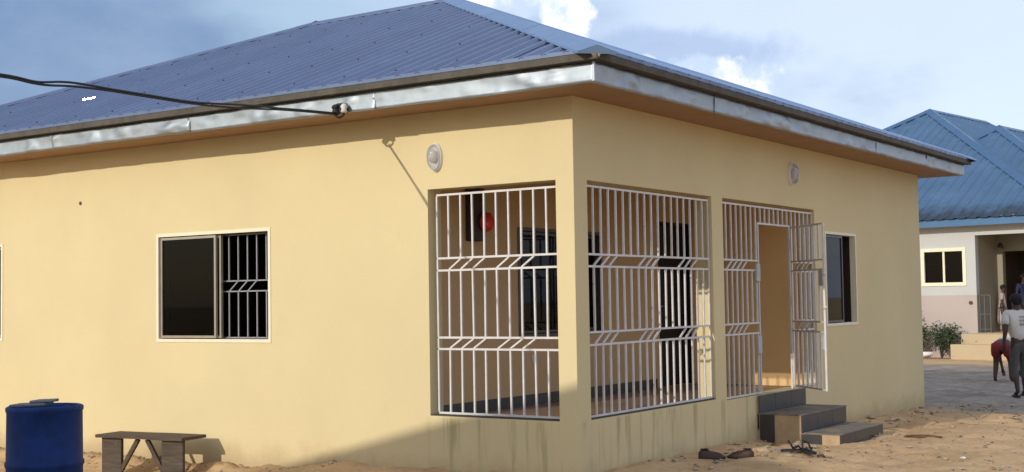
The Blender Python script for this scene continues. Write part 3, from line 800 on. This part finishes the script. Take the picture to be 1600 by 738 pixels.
def sandal(x, y, rz, roll, label):
    r = thing('sandal', (0, 0, 0), label, 'sandal', 'black sandals before the steps')
    build(sole_mb(), 'sole', 'sandal_black', r)
    q = MB(); q.tube([(.07, 0, .02), (.035, .03, .055), (-.015, .045, .03)], .009, 7); q.tube([(.07, 0, .02), (.035, -.03, .055), (-.015, -.045, .03)], .009, 7); build(q, 'thong_strap', 'sandal_black', r, smooth=True)
    q = MB(); q.tube([(-.015, .045, .03), (-.05, .0 + .03, .095), (-.06, 0, .105), (-.05, -.03, .095), (-.015, -.045, .03)], .010, 7); build(q, 'heel_strap', 'sandal_black', r, smooth=True)
    r.location = (x, y, gz(x, y) + .012); r.rotation_euler = (0, R(roll), rz)
sandal(.85, 2.72, R(25), 0, 'black strapped sandal on the sand beside the yellowish stone'); sandal(.99, 2.70, R(-40), 4, 'black strapped sandal on the sand beside the lowest step')
def shoe(x, y, rz, label):
    r = thing('shoe', (0, 0, 0), label, 'shoe', 'brown shoes left by the wall'); m = MB(); n = 16; ns = 12
    build(sole_mb(.27, .09, .018), 'sole', 'sandal_black', r)
    def f(t, a):
        w = (.034 + .012 * math.sin(t * math.pi)) * (1 if t < .8 else math.sqrt(max(.02, 1 - ((t - .8) / .21) ** 2)))
        w *= math.sqrt(max(.0, 1 - (max(0, .16 - t) / .165) ** 2))
        h = interp(t, (0, .1, .35, .55, .8, 1), (.055, .085, .080, .058, .045, .012))
        return ((t - .5) * .262, w * math.cos(a), .018 + h * max(0, math.sin(a)) ** .7)
    m.grid(f, [k / n for k in range(n + 1)], [math.pi * k / ns for k in range(ns + 1)]); build(m, 'upper', 'shoe_brown', r, smooth=True)
    q = MB(); q.lathe([(.03, 0), (.036, .004), (.03, .008)], (-.07, 0, .1), 12, 1.3, .8); build(q, 'collar', 'sandal_black', r)
    for k in range(3): q = MB(); q.beam((.005 + k * .022, -.022, .085 - k * .009), (.012 + k * .022, .022, .085 - k * .009), .006); build(q, 'lace', 'shoe_brown', r)
    r.location = (x, y, gz(x, y) - .002); r.rotation_euler = (0, 0, rz)
shoe(.36, 1.86, R(40), 'scuffed brown shoe pointing toward its pair by the stained wall'); shoe(.52, 2.16, R(-170), 'dark shoe beyond the scuffed brown one by the stained wall')
def rock(name, x, y, sx, sy, sz, mat, label=None, cat='stone', seed=0, group=None, sink=.3):
    bm = bmesh.new(); bmesh.ops.create_icosphere(bm, subdivisions=2, radius=1)
    for v in bm.verts:
        c = v.co.copy(); f = 1 + .35 * fb(c.x * 1.2 + seed, c.y * 1.2, c.z * 1.2 + seed, 2); v.co = Vector((c.x * sx * f, c.y * sy * f, c.z * sz * f))
    me = bpy.data.meshes.new(name); bm.to_mesh(me); bm.free(); o = link(name, me, mat); o.location = (x, y, gz(x, y) + sz * (1 - sink) - .01)
    if label: tag(o, label, cat, group)
    return o
rock('stone', .56, 2.62, .075, .055, .042, 'stone', 'yellowish flat stone between the shoes and the sandals', seed=1)
rock('stone', .68, 2.70, .065, .05, .028, 'stone_grey', 'flat grey stone touching the black sandals', seed=5)
rock('stone', 1.16, 2.62, .04, .035, .03, 'shoe_brown', 'small dark brown stone past the black sandals', seed=9)
rock('stone', .90, 2.40, .07, .05, .02, 'stone', 'flat sandy stone in front of the black sandals', seed=11)
rock('clod', 1.50, 4.78, .20, .07, .022, 'dead_leaf', 'flat dark clod of earth on the sunlit sand', 'clod', seed=2)
o = rock('litter', 2.34, 3.26, .035, .028, .015, 'litter_white', 'white scrap of litter on the sunlit sand', 'litter', seed=3)
# rubble along the side wall foot and scattered over the sand: too small and many to pick apart
def rubble(name, n, area, smin, smax, mat, seed):
    rnd = random.Random(seed); m = MB()
    for _ in range(n):
        x, y = area(rnd); s_ = rnd.uniform(smin, smax) * (1 if rnd.random() < .85 else 1.8); z = gz(x, y) + s_ * .15
        pts = []
        for zz, rr_ in ((-.5, .6), (0, 1), (.45, .55)):
            ph = rnd.random() * 6
            for j in range(5):
                a = ph + j * 1.2566; q_ = s_ * rr_ * rnd.uniform(.7, 1.25); pts.append((x + q_ * math.cos(a), y + q_ * math.sin(a), z + zz * s_ * .8))
        i = len(m.v); m.v += pts
        for k in (0, 5):
            for j in range(5): m.f.append((i + k + j, i + k + (j + 1) % 5, i + k + 5 + (j + 1) % 5, i + k + 5 + j))
        m.f.append(tuple(i + 10 + j for j in range(5)))
    o = build(m, name, mat); o['kind'] = 'stuff'; o['label'] = name.replace('_', ' ') + ' scattered over the sand'; o['category'] = 'rubble'; return o
rubble('sandy_rubble', 420, lambda r: (abs(r.gauss(0, .5)) + .05 if r.random() < .5 else r.uniform(.2, 3.6), r.uniform(1.0, 11)), .010, .042, 'stone', 1)
rubble('dark_pebbles', 520, lambda r: (r.uniform(.3, 3.8), r.uniform(.8, 10)), .005, .018, 'stone_grey', 2)
rubble('wall_foot_pebbles', 260, lambda r: (r.uniform(-9, -2.6), -abs(r.gauss(0, .25)) - .02), .006, .020, 'stone', 3)

# ------------------------------------------------------------------ neighbouring house behind the camera (its gable shades the wall foot)
nb = thing('neighbouring_house', (-1.6, -18, 0), 'plain rendered gabled house across the yard from the bungalow', 'house')
nx0, nx1, ny0, ny1, nrx, nrz, nez = -9.4, 6.2, -23.0, -13.6, -1.62, 5.47, 3.2
mb = MB(); i = 0
for yv, fl in ((ny1, 1), (ny0, 0)):
    zz = lambda x_: nrz - .14 - abs(x_ - nrx) * .26
    i = len(mb.v); mb.v += [(nx0, yv, -.5), (nx1, yv, -.5), (nx1, yv, zz(nx1)), (nrx, yv, zz(nrx)), (nx0, yv, zz(nx0))]; mb.f.append(tuple(i + k for k in range(5)))
for xv in (nx0, nx1): mb.quad((xv, ny0, -.5), (xv, ny1, -.5), (xv, ny1, zz(xv)), (xv, ny0, zz(xv)))
build(mb, 'wall', 'grey_render', nb)
for s_ in (-1, 1):
    mb = MB(); e = nrx + s_ * 8.6; ze_ = nrz - 8.6 * .26; a = [(nrx, -13, nrz), (e, -13, ze_), (e, ny0 - .6, ze_), (nrx, ny0 - .6, nrz)]
    mb.quad(*a); mb.quad(*[(p[0], p[1], p[2] - .06) for p in a][::-1]); mb.quad(a[0], a[1], (a[1][0], a[1][1], a[1][2] - .06), (a[0][0], a[0][1], a[0][2] - .06)); build(mb, 'roof', 'roof_slate_blue', nb)
PN = lambda u, w, z: Vector((u, ny1 - w, z))
for u in (-6.2, -3.0, 3.0):
    f_ = build(frame_mb(PN, u, u + 1.4, 1.1, 2.2, .06, -.03, .02), 'window', 'cream_frame', nb); build(slab_mb(PN, u + .05, u + 1.35, -.015, -.008, 1.15, 2.15), 'pane', 'tinted_glass', f_)
build(slab_mb(PN, .2, 1.15, -.03, .0, -.05, 2.1), 'door', 'weathered_wood', nb)

# ------------------------------------------------------------------ blue-roofed house in the distance
th = R(-9); FE = Vector((math.cos(th), math.sin(th), 0)); FN = Vector((-math.sin(th), math.cos(th), 0)); FO = Vector((-4.36, 27.73, 0))
FP = lambda u, v, z: FO + FE * u + FN * v + Vector((0, 0, z))
far = thing('blue_roofed_house', tuple(FP(-3, 6, -.3)), 'white and pink house under a steep blue ribbed metal roof', 'house')
V0 = .9; ZEf = 3.69; UC, HH, ZA = -4.22, 7.18, 7.91
FPw = lambda u, w, z: FP(u, V0 + w, z)
def fwall(u0, u1, z0, z1, holes, mat, w0=0, w1=.2, name='wall'):
    us = sorted({u0, u1, *[h[0] for h in holes], *[h[1] for h in holes]}); zs = sorted({z0, z1, *[h[2] for h in holes], *[h[3] for h in holes]}); m = MB()
    for a, b, c, d_, hole in cells(us, zs, holes):
        if hole: continue
        for w in (w0, w1): m.quad(FPw(a, w, c), FPw(b, w, c), FPw(b, w, d_), FPw(a, w, d_))
    for a, b, c, d_ in holes:
        m.quad(FPw(a, w0, c), FPw(a, w1, c), FPw(a, w1, d_), FPw(a, w0, d_)); m.quad(FPw(b, w0, c), FPw(b, w1, c), FPw(b, w1, d_), FPw(b, w0, d_))
        m.quad(FPw(a, w0, d_), FPw(a, w1, d_), FPw(b, w1, d_), FPw(b, w0, d_)); m.quad(FPw(a, w0, c), FPw(a, w1, c), FPw(b, w1, c), FPw(b, w0, c))
    for u in (u0, u1): m.quad(FPw(u, w0, z0), FPw(u, w1, z0), FPw(u, w1, z1), FPw(u, w0, z1))
    return build(m, name, mat, far)
fw = (-1.44, -.18, 1.82, 2.82)
fwall(-10.5, .15, 1.49, 3.5, [fw], 'far_white'); fwall(-10.5, .15, -.6, 1.488, [], 'far_pink', name='lower_wall')
fwall(.152, 6.5, 3.2, 3.5, [], 'far_white', name='veranda_beam')
fwall(3.4, 6.5, -.6, 3.198, [], 'far_white')
# veranda: left cheek, back wall with doorway, floor, ceiling
fwall(.152, 3.4, -.6, 3.5, [(.31, 2.3, .42, 2.76)], 'far_veranda_shaded', 1.5, 1.7, 'veranda_back_wall')
m = MB(); m.quad(FPw(.151, .2, -.6), FPw(.151, 1.5, -.6), FPw(.151, 1.5, 3.5), FPw(.151, .2, 3.5)); m.quad(FPw(.02, .2, -.6), FPw(.02, 1.5, -.6), FPw(.02, 1.5, 3.5), FPw(.02, .2, 3.5)); build(m, 'veranda_side_wall', 'far_veranda_shaded', far)
build(slab_mb(FPw, .155, 3.4, .0, 1.5, .2, .42), 'veranda_floor', 'cement', far); build(slab_mb(FPw, -10.5, 6.5, .21, 9, 3.3, 3.4), 'ceiling', 'ceiling_white', far)
build(slab_mb(FPw, -10.5, 6.5, 4.0, 4.2, -.6, 3.3), 'room_wall', 'room_paint', far); build(slab_mb(FPw, -10.4, 6.5, 1.72, 4.0, .2, .40), 'room_floor', 'room_paint', far)
build(slab_mb(FPw, -.25, -.1, 1.71, 3.9, .4, 3.3), 'room_wall', 'room_paint', far); build(slab_mb(FPw, 2.4, 2.6, 1.71, 3.9, .4, 3.3), 'room_wall', 'room_paint', far)
build(slab_mb(FPw, -.12, 3.2, -.55, -.002, -.5, .40), 'plinth', 'far_cream', far, bevel=.02); build(slab_mb(FPw, -.27, 3.2, -.92, -.552, -.5, .12), 'plinth_step', 'far_cream', far, bevel=.02)
# window
f_ = build(frame_mb(FPw, fw[0] - .05, fw[1] + .05, fw[2] - .05, fw[3] + .05, .10, -.03, .10), 'window', 'cream_frame', far)
um = (fw[0] + fw[1]) / 2
build(slab_mb(FPw, um - .03, um + .03, .01, .08, fw[2] + .05, fw[3] - .05), 'mullion', 'cream_frame', f_)
for a, b in ((fw[0] + .05, um - .03), (um + .03, fw[1] - .05)): build(slab_mb(FPw, a, b, .04, .046, fw[2] + .05, fw[3] - .05), 'pane', 'tinted_glass', f_)
# veranda rail panel
m = MB()
for u in (.19, .33, .50): m.beam(FPw(u, .1, .42), FPw(u, .1, 1.5), .03)
for z in (.52, .95, 1.49): m.beam(FPw(.175, .1, z), FPw(.515, .1, z), .03)
build(m, 'rail_panel', 'rail_grey', far)
m = MB(); m.beam(FPw(.36, 1.45, 2.85), FPw(.40, 1.2, 2.98), .03); m.lathe([(.02, -.1), (.09, -.08), (.07, .0), (.03, .05)], tuple(FPw(.42, 1.1, 2.95)), 12); tag(build(m, 'lamp_bracket', 'box_dark'), 'dark bracket lamp high on the distant veranda wall', 'lamp')
m = MB(); m.tube([FPw(-.02, .01, 1.28), FPw(-.02, -.05, 1.28)], .05, 12); build(m, 'outlet_pipe', 'pipe_brown', far)
# roof of ribbed sheets
def hip(uc, ve, hh, ze, za, depth, pitch=.33, sw=.99):
    k = (za - ze) / hh; n1 = (FN * -k + Vector((0, 0, 1))).normalized(); n2 = (FE * k + Vector((0, 0, 1))).normalized(); n3 = (FE * -k + Vector((0, 0, 1))).normalized(); n4 = (FN * k + Vector((0, 0, 1))).normalized()
    u = uc - hh
    while u < uc + hh - .01:
        b = min(uc + hh, u + sw); ribbed(lambda a, v: FP(a, ve + v, ze + v * k), u, b, lambda a: -.04, lambda a: max(0, hh - abs(a - uc)), pitch, .03, n1, 'roof_sheet', 'far_roof_blue', far, nv=3, seed=u); u = b
    vb = ve + depth; v = ve
    while v < vb - .01:
        b = min(vb, v + sw)
        top = lambda a: max(0, min(hh, a - ve, vb - a))
        ribbed(lambda a, w: FP(uc + hh - w, a, ze + w * k), v, b, lambda a: -.04, top, pitch, .03, n2, 'roof_sheet', 'far_roof_blue', far, nv=2, seed=v)
        ribbed(lambda a, w: FP(uc - hh + w, a, ze + w * k), v, b, lambda a: -.04, top, pitch, .03, n3, 'roof_sheet', 'far_roof_blue', far, nv=2, seed=v); v = b
    A = FP(uc, ve + hh, za); B = FP(uc, vb - hh, za)
    for P_, n_ in ((FP(uc + hh, ve, ze), n2), (FP(uc - hh, ve, ze), n3)): cap(P_, A, n1, n_, .20, 'hip_cap', 'far_cap_blue', far, lift=.045, seg=20)
    cap(A, B, n2, n3, .2, 'ridge_cap', 'far_cap_blue', far, lift=.045, seg=20)
hip(UC, V0 - .5, HH, ZEf, ZA, 19)
hip(-1.35, 2.2, 4.3, 4.25, 6.95, 13)
m = MB()
m = slab_mb(FP, UC - HH + .05, UC + HH - .05, V0 - .46, V0 - .42, 3.46, 3.66); build(m, 'fascia', 'far_cap_blue', far)
build(slab_mb(FP, UC - HH + .05, UC + HH - .05, V0 - .42, V0 + .0, 3.50, 3.52), 'soffit', 'ceiling_white', far)
build(slab_mb(FP, UC - HH + .03, UC + HH - .03, V0 - .47, V0 - .40, 3.662, 3.69), 'gutter_edge', 'cable_black', far)

# ------------------------------------------------------------------ shrubs before the distant house
def shrub(name, label, u, v, w, h, nleaf, mats, seed, ls=.05, group=None):
    rnd = random.Random(seed); b = FP(u, v, 0); b.z = gz(b.x, b.y); r = thing(name, tuple(b), label, 'shrub', group)
    tips = []; m = MB()
    for k in range(9):
        a = rnd.random() * 6.28; rad = w * rnd.uniform(.2, 1); tp = b + Vector((rad * math.cos(a), rad * .7 * math.sin(a), h * rnd.uniform(.6, 1)))
        mid = b.lerp(tp, .5) + Vector((rnd.uniform(-.08, .08), rnd.uniform(-.08, .08), .08)); m.tube([b, mid, tp], [.018, .012, .004], 5); tips += [tp, mid, mid.lerp(tp, .5)]
    build(m, 'stems', 'bark', r)
    for mi, mat in enumerate(mats):
        m = MB()
        for k in range(nleaf // len(mats)):
            c = rnd.choice(tips[mi::2] or tips) + Vector((rnd.gauss(0, .10), rnd.gauss(0, .10), rnd.gauss(0, .09)))
            d_ = Vector((rnd.gauss(0, 1), rnd.gauss(0, 1), rnd.gauss(.3, .7))).normalized(); s_ = d_.cross(Vector((rnd.gauss(0, 1), rnd.gauss(0, 1), rnd.gauss(0, 1)))).normalized(); L_ = ls * rnd.uniform(.7, 1.6); nn_ = d_.cross(s_)
            m.quad(c, c + d_ * L_ * .5 + s_ * L_ * .28 + nn_ * L_ * .08, c + d_ * L_, c + d_ * L_ * .5 - s_ * L_ * .28 + nn_ * L_ * .08)
        build(m, 'foliage', mat, r)
shrub('shrub', 'dark green low shrub beside the distant house plinth', -.66, .25, .46, .85, 2400, ('leaf_dark', 'leaf_dark'), 3, .06, 'shrubs before the distant house')
shrub('shrub', 'dry grey brown shrub against the distant pink wall', -1.36, .30, .55, 1.1, 1900, ('leaf_dry', 'leaf_dark'), 8, .055, 'shrubs before the distant house')
shrub('shrub', 'bright green leafy sprig rising above the dry shrub', -1.62, .30, .20, 1.42, 420, ('leaf_bright', 'leaf_dry'), 12, .075, 'shrubs before the distant house')
shrub('shrub', 'tall straggly dry shrub at the corner of the cream bungalow', -2.05, .1, .5, 1.05, 1300, ('leaf_dry', 'leaf_dry'), 21, .06, 'shrubs before the distant house')
shrub('shrub', 'small weeds at the corner of the pink wall', .02, .40, .12, .42, 180, ('leaf_dry', 'leaf_dark'), 15, .045, 'shrubs before the distant house')
bz = FP(-1.35, -.15, 0); q = MB(); q.tube([FP(-2.2, -.2, -.2), FP(-1.5, -.22, -.19), FP(-.98, -.12, -.16), FP(-.78, -.02, -.14)], [.07, .075, .07, .05], 10); tag(build(q, 'white_kerb', 'litter_white', None, smooth=True), 'pale rounded kerb edging below the shrubs', 'kerb')

# ------------------------------------------------------------------ people
def skin(name, chains, mat, parent, loc, rz, sub=1, root=0):
    """chains: list of lists of (key or co, radius); shared keys join the skeleton"""
    vs, rad, idx, ed = [], [], {}, []
    for ch in chains:
        prev = None
        for key, co, r_ in ch:
            if key not in idx: idx[key] = len(vs); vs.append(co); rad.append(r_)
            if prev is not None and prev != idx[key]: ed.append((prev, idx[key]))
            prev = idx[key]
    me = bpy.data.meshes.new(name); me.from_pydata(vs, ed, []); o = bpy.data.objects.new(name, me); C.objects.link(o)
    o.modifiers.new('skin', 'SKIN')
    for k, sv in enumerate(me.skin_vertices[0].data):
        r_ = rad[k]; sv.radius = r_ if isinstance(r_, tuple) else (r_, r_); sv.use_root = (k == root)
    sb = o.modifiers.new('subd', 'SUBSURF'); sb.levels = sub; sb.render_levels = sub
    dg = bpy.context.evaluated_depsgraph_get(); me2 = bpy.data.meshes.new_from_object(o.evaluated_get(dg)); bpy.data.objects.remove(o)
    me2.materials.clear(); me2.polygons.foreach_set('use_smooth', [True] * len(me2.polygons)); me2.name = name
    mt = Matrix.Translation(Vector(loc)) @ Matrix.Rotation(rz, 4, 'Z'); me2.transform(mt)
    return link(name, me2, mat, parent)
def figure(label, loc, rz, J, clothes, skinmat='skin_dark', sc=1.0, hair='hair_black', group=None, scarf=None):
    """J: joint positions (local, facing +y). builds one body mesh, clothing, hair, shoes"""
    r = thing('person', loc, label, 'person', group)
    V = {k: Vector(v) * sc for k, v in J.items()}
    g = lambda k: tuple(V[k])
    ch = [[('pel', g('pel'), (.13 * sc, .10 * sc)), ('wst', g('wst'), (.125 * sc, .09 * sc)), ('chs', g('chs'), (.15 * sc, .105 * sc)), ('nkb', g('nkb'), .06 * sc), ('hd0', g('hd0'), .065 * sc), ('hd1', g('hd1'), .09 * sc), ('hd2', g('hd2'), .075 * sc)]]
    # nose and chin give the head a front
    fwd = V['face']
    ch.append([('hd1', g('hd1'), .09 * sc), ('nose', tuple(V['hd1'] + fwd * .105 * sc), .016 * sc)])
    for s_ in 'LR':
        ch.append([('chs', g('chs'), .15 * sc), ('sh' + s_, g('sh' + s_), .058 * sc), ('el' + s_, g('el' + s_), .042 * sc), ('wr' + s_, g('wr' + s_), .028 * sc), ('pm' + s_, g('pm' + s_), (.038 * sc, .018 * sc))])
        dv = (V['pm' + s_] - V['wr' + s_]).normalized(); sd = dv.cross(fwd).normalized()
        if sd.length < .1: sd = Vector((1, 0, 0))
        for k in range(5):
            if k < 4:
                off = sd * (.030 - .02 * k) * sc; ln = (.07, .082, .078, .06)[k] * sc; b_ = V['pm' + s_] + off * .9 + dv * .025 * sc
                ch.append([('pm' + s_, g('pm' + s_), .03 * sc), ('f%d0' % k + s_, tuple(b_), .0095 * sc), ('f%d1' % k + s_, tuple(b_ + dv * ln * .55 + fwd * .008 * sc), .0088 * sc), ('f%d2' % k + s_, tuple(b_ + dv * ln + fwd * .026 * sc), .0075 * sc)])
            else:
                b_ = V['wr' + s_].lerp(V['pm' + s_], .55); ch.append([('pm' + s_, g('pm' + s_), .03 * sc), ('t0' + s_, tuple(b_ + fwd * .035 * sc), .011 * sc), ('t1' + s_, tuple(b_ + fwd * .055 * sc + dv * .045 * sc), .0085 * sc)])
        ch.append([('pel', g('pel'), .13 * sc), ('hp' + s_, g('hp' + s_), .095 * sc), ('kn' + s_, g('kn' + s_), .062 * sc), ('ca' + s_, tuple(V['kn' + s_].lerp(V['an' + s_], .35)), .058 * sc), ('an' + s_, g('an' + s_), .036 * sc), ('to' + s_, g('to' + s_), (.038 * sc, .024 * sc))])
    body = skin('body', ch, skinmat, r, loc, rz, 1)
    def T_(p): return Matrix.Translation(Vector(loc)) @ Matrix.Rotation(rz, 4, 'Z') @ Vector(p)
    if hair:
        bm = bmesh.new(); bmesh.ops.create_icosphere(bm, subdivisions=3, radius=.108 * sc)
        hc = V['hd1'].lerp(V['hd2'], .55) - fwd * .012 * sc
        upv = (V['hd2'] - V['hd0']).normalized()
        kill = [v for v in bm.verts if v.co.dot(upv) < -.035 * sc and v.co.dot(fwd) > -.02 * sc or v.co.dot(fwd) > .085 * sc and v.co.dot(upv) < .03 * sc]
        bmesh.ops.delete(bm, geom=kill, context='VERTS')
        for v in bm.verts: v.co = hc + v.co * (1 + .05 * fb(v.co.x * 30, v.co.y * 30, v.co.z * 30, 2))
        for v in bm.verts: v.co = T_(v.co)
        me = bpy.data.meshes.new('hair'); bm.to_mesh(me); bm.free(); link('hair', me, hair if not scarf else scarf, r)
    for s_ in (-1, 1):   # eyes and ears
        e = V['hd1'] + fwd * .086 * sc + fwd.cross(Vector((0, 0, 1))).normalized() * s_ * .032 * sc + Vector((0, 0, .012 * sc))
        q = MB(); q.lathe([(0, -.009 * sc), (.009 * sc, 0), (0, .009 * sc)], tuple(T_(e)), 8); build(q, 'eye', 'litter_white', r)
    for nm, mat, grow, spec in clothes:
        chs = []
        for c in spec:
            row = []
            for it in c:
                k, w = it[0], it[1]
                if '>' in k:
                    a, b, t = k.split('>'); p = V[a].lerp(V[b], float(t))
                else: p = V[k]
                row.append((k, tuple(p), tuple(x * sc for x in w) if isinstance(w, tuple) else w * sc))
            chs.append(row)
        skin(nm, chs, mat, r, loc, rz, 1)
    return r, T_, V
def walk_joints(stride=.0, arm=.0, lean=.03):
    return dict(pel=(0, 0, .92), wst=(0, .01, 1.08), chs=(0, .02 + lean, 1.30), nkb=(0, .03 + lean, 1.46), hd0=(0, .05 + lean, 1.52), hd1=(0, .06 + lean, 1.60), hd2=(0, .045 + lean, 1.685), face=(0, 1, 0),
        shL=(-.185, .02 + lean, 1.40), elL=(-.245, -.02 - arm * .1, 1.13), wrL=(-.25, .02 - arm * .22, .90), pmL=(-.25, .035 - arm * .25, .82),
        shR=(.185, .02 + lean, 1.40), elR=(.245, .02 + arm * .1, 1.13), wrR=(.25, .10 + arm * .2, .91), pmR=(.25, .13 + arm * .22, .83),
        hpL=(-.095, 0, .88), knL=(-.10, .04 - stride * .45, .49), anL=(-.10, -.02 - stride, .085 + .05 * stride), toL=(-.11, .12 - stride, .035),
        hpR=(.095, 0, .88), knR=(.10, .06 + stride * .5, .50), anR=(.10, .0 + stride * .8, .085), toR=(.11, .15 + stride * .8, .04))
TEE = ('shirt', 'shirt_offwhite', 0, [[('pel>wst>-0.1', (.165, .13)), ('wst', (.165, .125)), ('chs', (.185, .135)), ('chs>nkb>0.75', (.10, .085))], [('chs', (.185, .135)), ('shL', .085), ('shL>elL>0.75', .075)], [('chs', (.185, .135)), ('shR', .085), ('shR>elR>0.75', .075)]])
def legs(nm, mat, to='an', t=.9, r0=.125, r1=.075, r2=.06):
    return (nm, mat, 0, [[('pel>wst>0.4', (.15, .115)), ('pel', (.165, .13))]] + [[('pel', (.165, .13)), ('hp' + s_, r0), ('kn' + s_, r1), ('kn%s>an%s>%.2f' % (s_, s_, t), r2)] for s_ in 'LR'])
# person walking away in a printed T-shirt
wp = at(1596, 622, 2, gz(.4, 13.7)); wz = gz(wp.x, wp.y)
hd = math.atan2(-ww.x, ww.y)                                  # facing away from the camera
J = walk_joints(.10, .15, .05); J['wrL'] = (-.27, -.02, .93); J['pmL'] = (-.275, -.01, .85)
wlk, TT, VV = figure('person walking away in an off white T-shirt with a printed back and grey trousers', (wp.x, wp.y, wz), hd, J, [TEE, legs('trousers', 'trousers_grey', t=.55)])
# three lines of small print and a round badge on the shirt back
dg = bpy.context.evaluated_depsgraph_get()
shirt = [c for c in wlk.children if c.name.startswith('shirt')][0]
import mathutils
bvh = mathutils.bvhtree.BVHTree.FromPolygons([v.co.copy() for v in shirt.data.vertices], [tuple(p.vertices) for p in shirt.data.polygons])
bk = -(Matrix.Rotation(hd, 4, 'Z') @ Vector((0, 1, 0)))
def on_back(x, z):
    o_ = TT((x, 0, z)) + bk * 1.0; h = bvh.ray_cast(o_, -bk); return (h[0] + bk * .004) if h[0] else None
rnd = random.Random(4); m = MB(); mw = MB()
for row, z in enumerate((1.345, 1.285, 1.225)):
    x = -.015
    while x < .115:
        w = rnd.uniform(.012, .022); hgt = .036
        for (a, b, c, d_) in ((0, .3, 0, 1), (.3, 1, .72, 1), (.3, 1, 0, .25), (.7, 1, .25, .72))[:rnd.choice((2, 3, 4))]:
            ps = [on_back(x + w * u_, z + hgt * (v_ - .5)) for u_, v_ in ((a, c), (b, c), (b, d_), (a, d_))]
            if all(ps): m.quad(*ps)
        x += w + .006
c = [on_back(.135 + .03 * math.cos(a), 1.285 + .03 * math.sin(a)) for a in [k * math.pi / 6 for k in range(12)]]
if all(c): i = len(mw.v); mw.v += [tuple(p) for p in c]; mw.f.append(tuple(range(i, i + 12)))
po = build(m, 'shirt_print', 'print_dark', wlk)
if mw.f: build(mw, 'shirt_badge', 'print_white', wlk)
for s_ in 'LR':
    a = TT(VV['an' + s_]); t_ = TT(VV['to' + s_]); q = MB(); q.beam((a.x, a.y, wz + .02), (t_.x, t_.y, wz + .02), .1, .035); build(q, 'slipper', 'sandal_black', wlk, bevel=.012, bs=2)
# person bending over in red shorts, seen from behind and the side
rp = at(1567, 597, 2, gz(-.9, 18.4)); rz_ = gz(rp.x, rp.y)
J = dict(pel=(0, -.02, .80), wst=(0, .16, .84), chs=(0, .40, .82), nkb=(0, .55, .76), hd0=(0, .60, .71), hd1=(0, .67, .66), hd2=(0, .74, .62), face=(0, .5, -.86),
    shL=(-.17, .47, .80), elL=(-.22, .52, .53), wrL=(-.18, .55, .30), pmL=(-.17, .57, .22), shR=(.17, .47, .80), elR=(.22, .55, .53), wrR=(.18, .60, .30), pmR=(.17, .62, .22),
    hpL=(-.10, -.02, .76), knL=(-.14, .06, .43), anL=(-.15, -.02, .08), toL=(-.17, .12, .035), hpR=(.10, -.02, .76), knR=(.15, .08, .43), anR=(.17, .0, .08), toR=(.19, .14, .035))
figure('person in dark red shorts bending down behind the walker', (rp.x, rp.y, rz_), hd - R(38), J, [('shorts', 'shorts_red', 0, [[('pel>wst>0.5', (.15, .13)), ('pel', (.19, .17))]] + [[('pel', (.19, .17)), ('hp' + s_, .14), ('hp%s>kn%s>0.75' % (s_, s_), .105)] for s_ in 'LR']),
    ('shirt', 'shirt_offwhite', 0, [[('wst>pel>0.3', (.15, .12)), ('wst', (.15, .12)), ('chs', (.175, .13)), ('chs>nkb>0.7', (.09, .08))], [('chs', (.175, .13)), ('shL', .08), ('shL>elL>0.7', .07)], [('chs', (.175, .13)), ('shR', .08), ('shR>elR>0.7', .07)]])])
# people in the veranda doorway
def dressed(label, u, w, mat, scarf, top, sc=.97, turn=0):
    p = FPw(u, w, .42); J = walk_joints(.0, .0, .0)
    dress = ('dress', mat, 0, [[('hpL>anR>0.85', (.24, .2)), ('hpL>anR>0.4', (.21, .17)), ('pel', (.18, .14)), ('wst', (.15, .115)), ('chs', (.178, .128)), ('chs>nkb>0.75', (.09, .08))], [('chs', (.178, .128)), ('shL', .082), ('shL>elL>0.9', .06)], [('chs', (.178, .128)), ('shR', .082), ('shR>elR>0.9', .06)]])
    J['anL'] = (-.08, 0, .085); J['anR'] = (.08, 0, .085)
    figure(label, tuple(p), hd + math.pi + R(turn), J, [dress], sc=sc, scarf=scarf)
dressed('person in a navy dress standing in the distant doorway', 0.55, 2.3, 'cloth_navy', None, None, .96, 20)
dressed('person in a purple dress and headscarf in the distant doorway', 0.98, 2.0, 'cloth_purple', 'cloth_purple', None, .93, -30)
dressed('person in pale clothes standing by the distant doorpost', .36, 1.25, 'cloth_pale', None, None, .78, 60)
